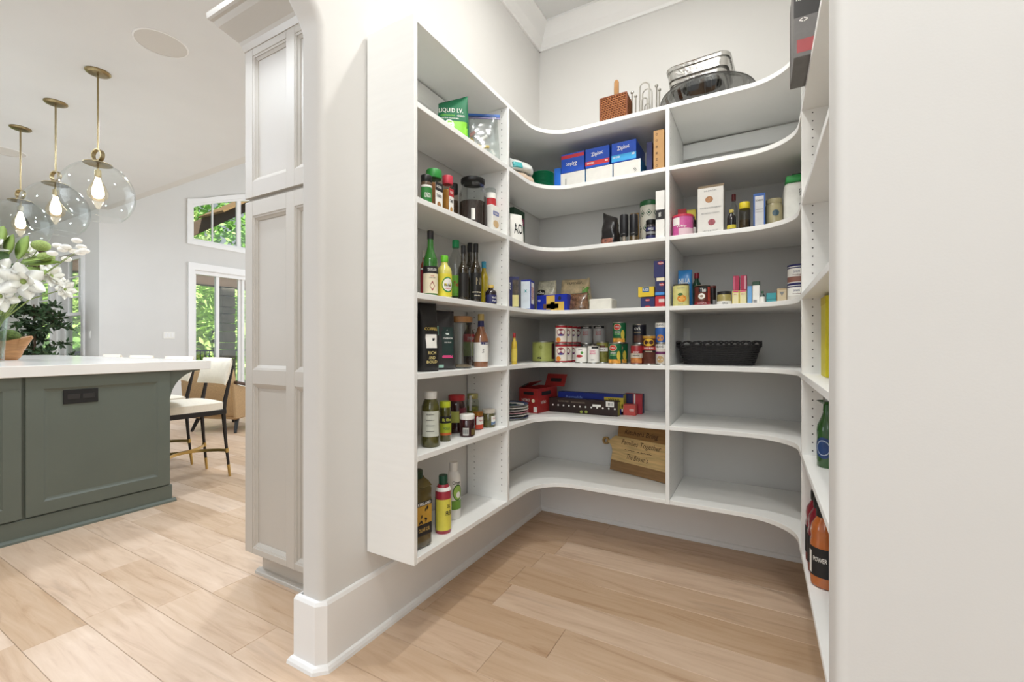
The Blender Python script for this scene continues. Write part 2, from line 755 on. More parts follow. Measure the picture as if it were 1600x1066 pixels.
# great room wall with the glass door and the quarter-arch window above it
XA0, XA1 = -8.75, -8.6
DY0, DY1, DZ = 4.02, 5.75, 2.47
WY0, WY1, WZ0 = 3.98, 5.75, 2.98


def arc_z(yv):
    t = (yv - WY0) / (WY1 - WY0)
    return 3.60 + 0.50 * math.sin(min(1, t) * math.pi / 2)


bm = box(XA0, XA1, 2.746, WY0, 0, 5)
box(XA0, XA1, DY1, 7.2, 0, 5, bm=bm)
box(XA0, XA1, DY0, DY1, DZ, WZ0, bm=bm)
box(XA0, XA1, WY0, DY0, 0, WZ0, bm=bm)
top = [(WY0, 5), (WY0, arc_z(WY0))] + [(WY0 + (WY1 - WY0) * k / 12, arc_z(WY0 + (WY1 - WY0) * k / 12)) for k in range(1, 13)] + [(WY1, 5)]
join(bm, prism(top, XA0, XA1, 'x'))
struct('wall_far', bm, WALL)


def casing(name, pts_out, pts_in, x0, x1, m, parent):
    bm = bmesh.new()
    n = len(pts_out)
    v = []
    for pts in (pts_out, pts_in):
        for x in (x0, x1):
            v.append([bm.verts.new((x, p[0], p[1])) for p in pts])
    o0, o1, i0, i1 = v
    for k in range(n):
        j = (k + 1) % n
        bm.faces.new((o0[k], o0[j], o1[j], o1[k]))
        bm.faces.new((i0[k], i0[j], i1[j], i1[k]))
        bm.faces.new((o0[k], o0[j], i0[j], i0[k]))
        bm.faces.new((o1[k], o1[j], i1[j], i1[k]))
    return obj(name, bm, m, parent)


def ring_pts(y0, y1, z0, off):
    pts = [(y0 - off, z0 - off), (y1 + off, z0 - off)]
    for k in range(12, -1, -1):
        yy = y0 + (y1 - y0) * k / 12
        pts.append((yy + (off if k == 12 else (-off if k == 0 else 0)), arc_z(yy) + off))
    return pts


PANE = glass('#f4f8f6', 1.35, 0.01)
w1 = bpy.data.objects.new('window_1', None)
COL.objects.link(w1)
w1['kind'] = 'structure'
casing('window_casing', ring_pts(WY0, WY1, WZ0, 0.075), ring_pts(WY0, WY1, WZ0, -0.002), -8.6, -8.575, TRIM, w1)
casing('window_frame', ring_pts(WY0, WY1, WZ0, 0.0), ring_pts(WY0, WY1, WZ0, -0.04), -8.70, -8.62, TRIM, w1)
for yy, wd in ((4.34, 0.012), (4.80, 0.07), (5.25, 0.012)):
    obj('muntin', box(-8.69, -8.64, yy - wd / 2, yy + wd / 2, WZ0 + 0.03, arc_z(yy) - 0.03), TRIM, w1)
obj('pane', prism([(p[0], p[1]) for p in ring_pts(WY0, WY1, WZ0, -0.03)], -8.672, -8.666, 'x'), PANE, w1)

d1 = bpy.data.objects.new('door_1', None)
COL.objects.link(d1)
d1['kind'] = 'structure'
obj('door_casing', box(-8.6, -8.572, DY0 - 0.10, DY0, 0, DZ + 0.12), TRIM, d1)
obj('door_casing', box(-8.6, -8.572, DY0, DY1 + 0.1, DZ, DZ + 0.12), TRIM, d1)
obj('door_casing', box(-8.6, -8.572, DY1, DY1 + 0.1, 0, DZ), TRIM, d1)
obj('door_head', box(-8.72, -8.61, DY0, DY1, DZ - 0.07, DZ), TRIM, d1)
for i, (ya, yb, xx) in enumerate(((DY0, 4.45, -8.66), (4.40, 4.86, -8.69), (4.86, 5.75, -8.66))):
    sash = obj('door_sash', box(xx - 0.02, xx + 0.02, ya, ya + 0.045, 0, DZ - 0.07), TRIM, d1)
    obj('stile', box(xx - 0.02, xx + 0.02, yb - 0.055, yb, 0, DZ - 0.07), TRIM, sash)
    obj('rail', box(xx - 0.02, xx + 0.02, ya + 0.045, yb - 0.055, 0, 0.12), TRIM, sash)
    obj('pane', box(xx - 0.004, xx + 0.004, ya + 0.045, yb - 0.055, 0.12, DZ - 0.07), PANE, sash)

# kitchen wall with double-hung windows
WB = 2.746
spans = [(-10.15, -9.22), (-11.6, -10.55)]
WZL, WZH = 0.75, 2.62
bm = box(-9.22, XA0, WB, WB + 0.15, 0, 3.2)
box(-10.55, -10.15, WB, WB + 0.15, 0, 3.2, bm=bm)
box(-14.5, -11.6, WB, WB + 0.15, 0, 3.2, bm=bm)
for a, b_ in spans:
    box(a, b_, WB, WB + 0.15, 0, WZL, bm=bm)
    box(a, b_, WB, WB + 0.15, WZH, 3.2, bm=bm)
struct('wall_north', bm, WALL)
for i, (a, b_) in enumerate(spans):
    w = bpy.data.objects.new('window_%d' % (i + 2), None)
    COL.objects.link(w)
    w['kind'] = 'structure'
    cs = obj('window_casing', box(a - 0.09, a, WB - 0.025, WB, WZL - 0.09, WZH + 0.09), TRIM, w)
    obj('window_casing', box(b_, b_ + 0.09, WB - 0.025, WB, WZL - 0.09, WZH + 0.09), TRIM, w)
    obj('window_casing', box(a, b_, WB - 0.025, WB, WZH, WZH + 0.09), TRIM, w)
    obj('window_sill', box(a, b_, WB - 0.04, WB, WZL - 0.05, WZL), TRIM, w)
    zm = 1.66
    for (z0, z1, yy) in ((WZL, zm + 0.025, WB + 0.05), (zm - 0.025, WZH, WB + 0.09)):
        s = obj('sash_stile', box(a, a + 0.05, yy, yy + 0.03, z0, z1), TRIM, w)
        obj('sash_stile', box(b_ - 0.05, b_, yy, yy + 0.03, z0, z1), TRIM, w)
        obj('sash_rail', box(a + 0.05, b_ - 0.05, yy, yy + 0.03, z0, z0 + 0.05), TRIM, w)
        obj('sash_rail', box(a + 0.05, b_ - 0.05, yy, yy + 0.03, z1 - 0.05, z1), TRIM, w)
        obj('pane', box(a + 0.05, b_ - 0.05, yy + 0.013, yy + 0.018, z0 + 0.05, z1 - 0.05), PANE, w)
    for zz in (1.95, 2.28):
        obj('muntin', box(a + 0.05, b_ - 0.05, WB + 0.092, WB + 0.118, zz - 0.01, zz + 0.01), TRIM, w)
    for fx in (0.5,):
        xx = a + (b_ - a) * fx
        obj('muntin', box(xx - 0.01, xx + 0.01, WB + 0.092, WB + 0.118, zm, WZH - 0.05), TRIM, w)


# switch plates
def switch_plate(name, label, loc, gangs, w, h, axis):
    t = thing(name, label, 'switch', loc, R(90) if axis == 'x' else 0)
    obj('plate', box(-w / 2, w / 2, -0.007, 0, -h / 2, h / 2, 0.002), WHITE, t)
    for g in range(gangs):
        gx = (g - (gangs - 1) / 2) * 0.046
        obj('rocker', box(gx - 0.016, gx + 0.016, -0.011, -0.007, -0.033, 0.033, 0.0015), TRIM, t)
    return t


yy = YL(264, -8.6)
switch_plate('light_switch', 'white three-gang wall switch plate beside the glass door', (-8.599, yy, ZT(524, -8.6, yy)), 3, 0.165, 0.115, 'x')
xx = XB(141, WB)
switch_plate('light_switch', 'white single wall switch plate beside the tall sash window', (xx, WB - 0.001, ZT(523, xx, WB)), 1, 0.075, 0.115, 'y')

# ------------------------------------------------------------------ outdoors seen through the glass
struct('ground', box(-40, -8.76, -4, 30, -0.6, -0.5), mat('#6f8a4e', 0.9, var=0.2, scale=2))
struct('ground', box(-12.2, -8.76, 2.9, 12, -0.1, -0.02), mat('#8b8077', 0.8))
porch = thing('porch', 'brown timber porch with stone post beyond the glass door', 'porch', (-11, 5.8, 0))
STONE = mat('#8d8379', 0.85, var=0.25, scale=6, bump=0.4, bscale=30)
TIMB = mat('#5b4636', 0.7, var=0.15, scale=5, stretch=(1, 1, 8))
pz = 0.0
k = 0
while pz < 2.45:
    hh = (0.22, 0.16, 0.26, 0.19)[k % 4]
    dx = 0.012 * ((k * 7) % 3 - 1)
    obj('stone_block', box(-0.15 + dx, 0.15 + dx, -0.15 - dx, 0.15 - dx, pz, pz + hh - 0.012, 0.012), STONE, porch)
    pz += hh
    k += 1
obj('beam', box(-0.13, 0.13, -3.2, 4.0, 2.50, 2.84, 0.01), TIMB, porch)
obj('rafter', xf(box(-0.1, 0.1, -3.4, 0.0, -0.12, 0.12, 0.01), Matrix.Translation((0.3, 0.95, 4.95)) @ Matrix.Rotation(R(36), 4, 'X')), TIMB, porch)
obj('roof_board', xf(box(-0.1, 0.9, -1.9, 0.0, 0.13, 0.17), Matrix.Translation((0.3, 0.95, 4.95)) @ Matrix.Rotation(R(36), 4, 'X')), mat('#8a6a42', 0.7), porch)
rl = thing('porch_railing', 'dark metal porch railing outside the glass door', 'railing', (-11.6, 5.0, 0))
obj('top_rail', box(-0.03, 0.03, -2.5, 3.5, 0.99, 1.03), mat('#30363c', 0.5), rl)
obj('bottom_rail', box(-0.02, 0.02, -2.5, 3.5, 0.12, 0.15), mat('#30363c', 0.5), rl)
bal = bmesh.new()
for k in range(60):
    box(-0.008, 0.008, -2.45 + k * 0.1 - 0.008, -2.45 + k * 0.1 + 0.008, 0.15, 0.99, bm=bal)
obj('balusters', bal, mat('#30363c', 0.5), rl, kind='stuff')


def leaf_cloud(n, rad, rnd, size, sc=(1, 1, 1)):
    vs_, fs = [], []
    for i in range(n):
        d = Vector((rnd.gauss(0, 1), rnd.gauss(0, 1), rnd.gauss(0, 1))).normalized()
        r_ = rad * (0.35 + 0.65 * rnd.random() ** 0.6)
        lump = 0.75 + 0.35 * mnoise.noise(d * 2.3 + Vector((rad, n * 0.01, 0)))
        p = Vector((d.x * sc[0], d.y * sc[1], d.z * sc[2])) * r_ * lump
        u = Vector((rnd.gauss(0, 1), rnd.gauss(0, 1), rnd.gauss(0, 0.6))).normalized()
        v = u.cross(Vector((rnd.gauss(0, 1), rnd.gauss(0, 1), rnd.gauss(0, 1)))).normalized()
        s = size * rnd.uniform(0.6, 1.3)
        k = len(vs_)
        vs_ += [p - u * s, p + v * s * 0.45, p + u * s, p - v * s * 0.45]
        fs.append((k, k + 1, k + 2, k + 3))
    me = bpy.data.meshes.new('foliage')
    me.from_pydata([tuple(q) for q in vs_], [], fs)
    return me


def leaf_mat(h, tr):
    m = mat(h, 0.55, var=0.45, scale=3.0)
    b = m.node_tree.nodes['Principled BSDF']
    b.inputs['Transmission Weight'].default_value = 0.0
    b.inputs['Subsurface Weight'].default_value = 0.0
    return m


LEAVES = [leaf_mat('#b4d478', 0), leaf_mat('#93c063', 0), leaf_mat('#cbe294', 0)]
BARK = mat('#5d4c3c', 0.9, var=0.2, bump=0.5, bscale=40)
rt = random.Random(5)
kinds = ['broad yellow-green tree outside', 'mid-green leafy tree outside', 'pale green leafy tree outside']
spots = [(-14.6, 7.4, 1.9, 0, 'straight beyond the glass door'), (-17.2, 11.4, 2.2, 1, 'beyond the far end of the porch'),
         (-20.4, 7.6, 2.9, 2, 'tallest one seen through the arched window'), (-12.9, 3.62, 0.72, 1, 'low beyond the double-hung window'),
         (-16.2, 3.9, 1.6, 0, 'far back past the double-hung windows')]
for (tx, ty, rr, kd, where) in spots:
    t = thing('leafy_tree', kinds[kd] + ' ' + where, 'tree', (tx, ty, -0.5))
    obj('trunk', lathe([(0, 0), (0.16, 0), (0.11, 0.4), (0.09, 1.0), (0, 1.0)], 10, 1, rr * 1.1), BARK, t, True)
    me = leaf_cloud(int(5200 * (rr / 3) ** 1.1), rr, rt, 0.13, (0.95, 0.95, 1.15))
    f = link('foliage', me, LEAVES[kd], t)
    f.location = (0, 0, rr * 1.05 + (2.4 if rr > 2.5 else 0.4))
    f['kind'] = 'stuff'
hg = leaf_cloud(16000, 1.0, rt, 0.22, (1.4, 10.0, 8.0))
hg = link('garden_hedge', hg, LEAVES[1])
hg.location = (-26.5, 10.0, 4.5)
tag(hg, 'tall green hedge closing off the garden far beyond the porch', 'hedge')
hg['kind'] = 'stuff'

# ------------------------------------------------------------------ pantry shelving
TS = 0.022
SZ = {1: 2.409, 2: 2.09, 3: 1.732, 4: 1.372, 5: 1.067, 6: 0.757, 7: 0.376}
ZB, ZTp = 0.352, 2.409
SXB = XW + 0.006     # back of the side units
SYB = YW - 0.012     # back of the back units
XRB = XRW - 0.006
YS0, YS1 = 1.953, 1.972      # upright between the left unit and the corner
XM0, XM1 = -0.4205, -0.4005  # upright in the back run
YR0, YR1 = 2.012, 2.031      # upright at the right-hand corner
RC = 0.20


def pin_holes(parent, items):
    b = bmesh.new()
    for (M_, n0, n1) in items:
        for k in range(n0, n1):
            z = ZB + 0.07 + k * 0.032
            c = bmesh.new()
            bmesh.ops.create_circle(c, cap_ends=True, radius=0.0026, segments=8)
            bmesh.ops.transform(c, matrix=M_ @ Matrix.Translation((0, 0, 0)), verts=c.verts)
            bmesh.ops.translate(c, vec=(0, 0, z), verts=c.verts)
            join(b, c)
    o = obj('pin_holes', b, HOLE, parent, kind='stuff')
    return o


def shelf(pts, k, parent):
    z1 = SZ[k]
    return obj('shelf', prism(pts, z1 - TS, z1, 'z', 0.0012), MEL, parent)


def holes_y(ypl, xs):
    Mr = Matrix.Rotation(R(90), 4, 'X')
    return [(Matrix.Translation((x, ypl, 0)) @ Mr, 0, 62) for x in xs]


def holes_x(xpl, ys):
    Mr = Matrix.Rotation(R(90), 4, 'Y')
    return [(Matrix.Translation((xpl, y_, 0)) @ Mr, 0, 62) for y_ in ys]


def unit(label):
    return thing('shelving_unit', label, 'shelving', (0, 0, 0), 0, 'built-in white pantry shelving')


u = unit('white shelving unit with tall closed end panel beside the arched opening')
e = obj('end_panel', box(SXB + 0.004, XF, 1.254, 1.273, ZB, ZTp, 0.001), MEL, u)
up = obj('upright', box(SXB, XF, YS0, YS1, ZB, ZTp - TS - 0.0005, 0.001), MEL, u)
pin_holes(up, holes_y(YS0 - 0.0004, (XF - 0.035, SXB + 0.045)) + holes_y(YS1 + 0.0004, (XF - 0.035, SXB + 0.045)))
pin_holes(e, holes_y(1.2734, (XF - 0.035, SXB + 0.045)))
for k in range(1, 8):
    y1 = YS1 if k == 1 else YS0 - 0.0005
    shelf([(SXB, 1.2735), (XF, 1.2735), (XF, y1), (SXB, y1)], k, u)
obj('hanging_rail', box(SXB + 0.001, SXB + 0.017, 1.2735, YS0 - 0.001, 2.290, 2.375, 0.001), MEL, u)

u = unit('white corner shelving unit with curved shelves under the wicker box')
arcl = [(XF + RC + RC * math.cos(R(180 - 90 * i / 10)), YF - RC + RC * math.sin(R(180 - 90 * i / 10))) for i in range(11)]
for k in range(1, 8):
    shelf([(SXB, YS1 + 0.0005), (XF, YS1 + 0.0005)] + arcl + [(XM0 - 0.0005, YF), (XM0 - 0.0005, SYB), (SXB, SYB)], k, u)
up = obj('upright', box(XM0, XM1, YF, SYB, ZB, ZTp, 0.001), MEL, u)
pin_holes(up, holes_x(XM0 - 0.0004, (YF + 0.035, SYB - 0.05)) + holes_x(XM1 + 0.0004, (YF + 0.035, SYB - 0.05)))
obj('hanging_rail', box(SXB + 0.02, XM0 - 0.001, SYB - 0.017, SYB - 0.001, 2.290, 2.375, 0.001), MEL, u)

u = unit('white corner shelving unit with curved shelves holding the black basket')
arcr = [(XR - RC + RC * math.cos(R(90 - 90 * i / 10)), YF - RC + RC * math.sin(R(90 - 90 * i / 10))) for i in range(11)]
for k in range(1, 8):
    shelf([(XM1 + 0.0005, SYB), (XM1 + 0.0005, YF)] + arcr + [(XR, YR1 + 0.0005), (XRB, YR1 + 0.0005), (XRB, SYB)], k, u)
obj('hanging_rail', box(XM1 + 0.001, XRB - 0.001, SYB - 0.017, SYB - 0.001, 2.290, 2.375, 0.001), MEL, u)

u = unit('white narrow shelving unit partly hidden behind the bare white wall')
up = obj('upright', box(XR, XRB, YR0, YR1, ZB, ZTp - TS - 0.0005, 0.001), MEL, u)
pin_holes(up, holes_y(YR0 - 0.0004, (XR + 0.035, XRB - 0.045)) + holes_y(YR1 + 0.0004, (XR + 0.035,)))
for k in range(1, 8):
    y1 = YR1 if k == 1 else YR0 - 0.0005
    shelf([(XR, 1.14), (XRB, 1.14), (XRB, y1), (XR, y1)], k, u)
obj('end_panel', box(XR, XRB, 1.12, 1.1395, ZB, ZTp, 0.001), MEL, u)

# outlet on the wall behind the basket
t = thing('wall_outlet', 'white electrical outlet plate on the wall behind the black basket', 'outlet', (XB(1069, YW), YW - 0.001, ZT(528, XB(1069, YW), YW)))
obj('plate', box(-0.036, 0.036, -0.006, 0, -0.058, 0.058, 0.002), WHITE, t)
for s in (-1, 1):
    obj('socket', box(-0.016, 0.016, -0.009, -0.006, s * 0.022 - 0.014, s * 0.022 + 0.014, 0.002), TRIM, t)

# ------------------------------------------------------------------ tall panelled cabinet
CX0, CX1, CYF = -2.285, -1.51, 1.30
cab = thing('tall_cabinet', 'tall greige panelled cabinet with crown moulding past the arched opening', 'cabinet', (0, 0, 0))
obj('body', box(CX0 + 0.004, CX1, CYF + 0.02, 2.0, 0.125, 2.68), CABM, cab)
obj('toe_kick', box(CX0 + 0.05, CX1, CYF + 0.06, 2.0, 0.02, 0.125), CABM, cab)
obj('shoe_moulding', prism([(CYF + 0.06, 0), (CYF + 0.035, 0), (CYF + 0.037, 0.012), (CYF + 0.05, 0.022), (CYF + 0.06, 0.024)], CX0 + 0.025, CX1, 'x'), CABM, cab)
obj('shoe_moulding', box(CX0 + 0.025, CX0 + 0.05, CYF + 0.06, 2.0, 0, 0.022, 0.006), CABM, cab)
obj('cornice', sweep([(CX0, 2.0), (CX0, CYF), (CX1, CYF)], [(-0.02, 2.66), (0.004, 2.66), (0.008, 2.675), (0.012, 2.69), (0.02, 2.705), (0.05, 2.735), (0.085, 2.768), (0.10, 2.79), (0.112, 2.795), (0.12, 2.803), (0.122, 2.815), (0.122, 2.83), (-0.02, 2.83)]), CABM, cab)


def applied_frame(parent, x0, x1, z0, z1, xs, zs, yf, t, m):
    """stiles and rails applied to a flat face, each its own piece, with a stepped moulding inside each opening."""
    edges = [x0] + [c for pr in xs for c in pr] + [x1]
    for i in range(0, len(edges), 2):
        obj('stile', box(edges[i], edges[i + 1], yf, yf + t, z0, z1, 0.0012), m, parent)
    ze = [z0] + [c for pr in zs for c in pr] + [z1]
    for i in range(0, len(ze), 2):
        for (a, b) in xs:
            obj('rail', box(a + 0.0003, b - 0.0003, yf + 0.0002, yf + t, ze[i], ze[i + 1], 0.001), m, parent)
    for (a, b) in xs:
        for (c, d) in zs:
            mb = bmesh.new()
            for (off, yy, off2, yy2) in ((0.0, yf + 0.003, 0.009, yf + 0.006), (0.009, yf + 0.009, 0.022, yf + 0.0165)):
                o_ = [(a + off, c + off), (b - off, c + off), (b - off, d - off), (a + off, d - off)]
                i_ = [(a + off2, c + off2), (b - off2, c + off2), (b - off2, d - off2), (a + off2, d - off2)]
                vo = [mb.verts.new((p[0], yy, p[1])) for p in o_]
                vi = [mb.verts.new((p[0], yy2, p[1])) for p in i_]
                vb = [mb.verts.new((p[0], yf + t, p[1])) for p in i_]
                for k in range(4):
                    j = (k + 1) % 4
                    mb.faces.new((vo[k], vo[j], vi[j], vi[k]))
                    mb.faces.new((vi[k], vi[j], vb[j], vb[k]))
            obj('panel_moulding', mb, m, parent)


PX = [(-2.222, -1.951), (-1.889, -1.62)]
applied_frame(cab, CX0, CX1, 1.915, 2.665, PX, [(1.994, 2.625)], CYF, 0.02, CABM)
applied_frame(cab, CX0, CX1, 0.125, 1.895, PX, [(0.155, 0.978), (1.05, 1.82)], CYF, 0.02, CABM)

# ------------------------------------------------------------------ island
IX, IY1, IY0 = -3.85, 1.635, -0.05
isl = thing('kitchen_island', 'grey-green kitchen island with framed end panels', 'island', (0, 0, 0))
obj('body', box(-7.2, IX, IY0, IY1, 0.10, 0.978), GREEN, isl)
obj('plinth', box(-7.2, IX + 0.012, IY0, IY1 + 0.012, 0.0, 0.125, 0.004), GREEN, isl)
obj('shoe_moulding', prism([(IX + 0.012, 0), (IX + 0.036, 0), (IX + 0.034, 0.012), (IX + 0.02, 0.022), (IX + 0.012, 0.024)], IY0, IY1 + 0.03, 'y'), GREEN, isl)
for (a, b) in ((0.886, 1.628), (0.10, 0.868)):
    bm = frame_panel(b - a, 0.978 - 0.137, 0.02, 0.105, 0.03, 0.011)
    xf(bm, Matrix.Translation((IX, (a + b) / 2, 0.135)) @ Matrix.Rotation(R(90), 4, 'Z'))
    obj('end_panel', bm, GREEN, isl)
# brackets under the overhang, each curved
for xx in (IX - 0.02, -5.5, -7.1):
    cpts = [(IY1, 0.978), (IY1, 0.72)]
    for k in range(11):
        a = R(90 * k / 10)
        cpts.append((IY1 + 0.205 * (1 - math.cos(a)), 0.735 + 0.235 * math.sin(a)))
    cpts.append((IY1 + 0.205, 0.978))
    obj('bracket', prism(cpts, xx - 0.05, xx + 0.02, 'x', 0.002), GREEN, isl)
ol = obj('outlet_plate', xf(box(-0.085, 0.085, -0.006, 0, -0.045, 0.045, 0.002), Matrix.Translation((IX + 0.0098, 1.135, 0.84)) @ Matrix.Rotation(R(90), 4, 'Z')), BLACK, isl, label='dark outlet plate')
for s in (-1, 1):
    obj('socket', xf(box(-0.03, 0.03, -0.0085, -0.006, -0.016, 0.016, 0.001), Matrix.Translation((IX + 0.0098, 1.135 + s * 0.036, 0.84)) @ Matrix.Rotation(R(90), 4, 'Z')), mat('#2e2b29', 0.3), ol)
tag(obj('countertop', box(-7.28, -3.80, IY0 - 0.06, 1.895, 0.979, 1.047, 0.003), QUARTZ), 'pale polished quartz countertop on the grey-green island', 'countertop')

# ------------------------------------------------------------------ pendants and ceiling speakers
BULB = mat('#fff1d8', 0.4, emit=9.0, var=0.0)
globe_prof = []
for k in range(22):
    a = R(12 + (142 - 12) * k / 21)
    globe_prof.append((math.sin(a), math.cos(a)))
PEND = []
PZ = 3.2


def make_pendant():
    t = thing('glass_pendant', 'clear globe pendant on a brass rod, hanging above the island', 'pendant', (0, 0, 0), 0, 'row of clear globe pendants above the island')
    obj('canopy', lathe([(0, 0), (0.075, 0), (0.075, -0.006), (0.068, -0.014), (0.05, -0.018), (0, -0.018)], 28), BRASS, t, True)
    obj('rod', tube([(0, 0, -0.018), (0, 0, -0.575)], 0.0065, 10), BRASS, t, True)
    rg = bmesh.new()
    for (ro, ri) in ((0.046, 0.038),):
        pr = [(ro, -0.014), (ro, 0.014), (ri, 0.014), (ri, -0.014), (ro, -0.014)]
        join(rg, lathe(pr, 28))
    rg = xf(rg, Matrix.Translation((0, 0, -0.62)) @ Matrix.Rotation(R(20), 4, 'Z') @ Matrix.Rotation(R(90), 4, 'X'))
    obj('ring', rg, BRASS, t, True)
    obj('cap', lathe([(0, 0), (0.012, 0.001), (0.04, -0.004), (0.085, -0.020), (0.085, -0.024), (0.03, -0.014), (0, -0.014)], 28), BRASS, t, True).location = (0, 0, -0.664)
    so = obj('socket', lathe([(0, 0), (0.008, 0), (0.008, -0.05), (0.02, -0.052), (0.021, -0.095), (0, -0.095)], 16), BRASS, t, True)
    so.location = (0, 0, -0.68)
    b = obj('bulb', lathe([(0, -0.0), (0.018, 0), (0.022, -0.03), (0.045, -0.075), (0.062, -0.12), (0.058, -0.155), (0.034, -0.18), (0, -0.188)], 24), glass('#fff8ea', 1.3), t, True)
    b.location = (0, 0, -0.775)
    f = obj('filament', lathe([(0, -0.008), (0.013, -0.012), (0.022, -0.05), (0.034, -0.10), (0.036, -0.135), (0.022, -0.160), (0, -0.168)], 16), BULB, b, True, label='glowing filament')
    gl = lathe(globe_prof, 44, 0.218, 0.235)
    g = obj('globe', gl, glass('#fdfefe', 1.5, 0.015, 0.55), t, 'all', label='clear open-bottomed globe')
    g.location = (0, 0, -0.685 - 0.222)
    sl = g.modifiers.new('wall', 'SOLIDIFY')
    sl.thickness = 0.002
    return t


p0 = make_pendant()
pls = ['nearest globe pendant of the three above the island, beside the tall cabinet', 'middle globe pendant of the three above the island', 'farthest globe pendant of the three, above the white flowers']
for i, (px) in enumerate((153, 87, 32)):
    Yp = 1.363
    Xp = XB(px, Yp)
    t = p0 if i == 0 else dup(p0)
    t.location = (Xp, Yp, PZ)
    t['label'] = pls[i]
    ld = lamp('pendant_light', 'POINT', (Xp, Yp, PZ - 0.85), 5, (1, 0.93, 0.84), 0.15)
    ld.data.shadow_soft_size = 0.03
SPK = mat('#cfcbc5', 0.8, var=0.1, scale=900)
for i, (px, py, lb) in enumerate(((252, 68, 'round flush ceiling speaker between the pendants and the tall cabinet'), (10, 237, 'round flush ceiling speaker behind the farthest pendant'))):
    D = F * (PZ - H) / (HY - py)
    q = P(px, py, D)
    t = thing('ceiling_speaker', lb, 'speaker', (q.x, q.y, PZ), 0, 'ceiling speakers')
    obj('grille', lathe([(0, -0.004), (0.142, -0.004)], 40), SPK, t)
    obj('rim', lathe([(0.142, -0.005), (0.15, -0.004), (0.152, 0.0), (0.142, 0.0)], 40), TRIM, t, True)

# ------------------------------------------------------------------ bar stools
EBON = mat('#1c1613', 0.35, var=0.15)


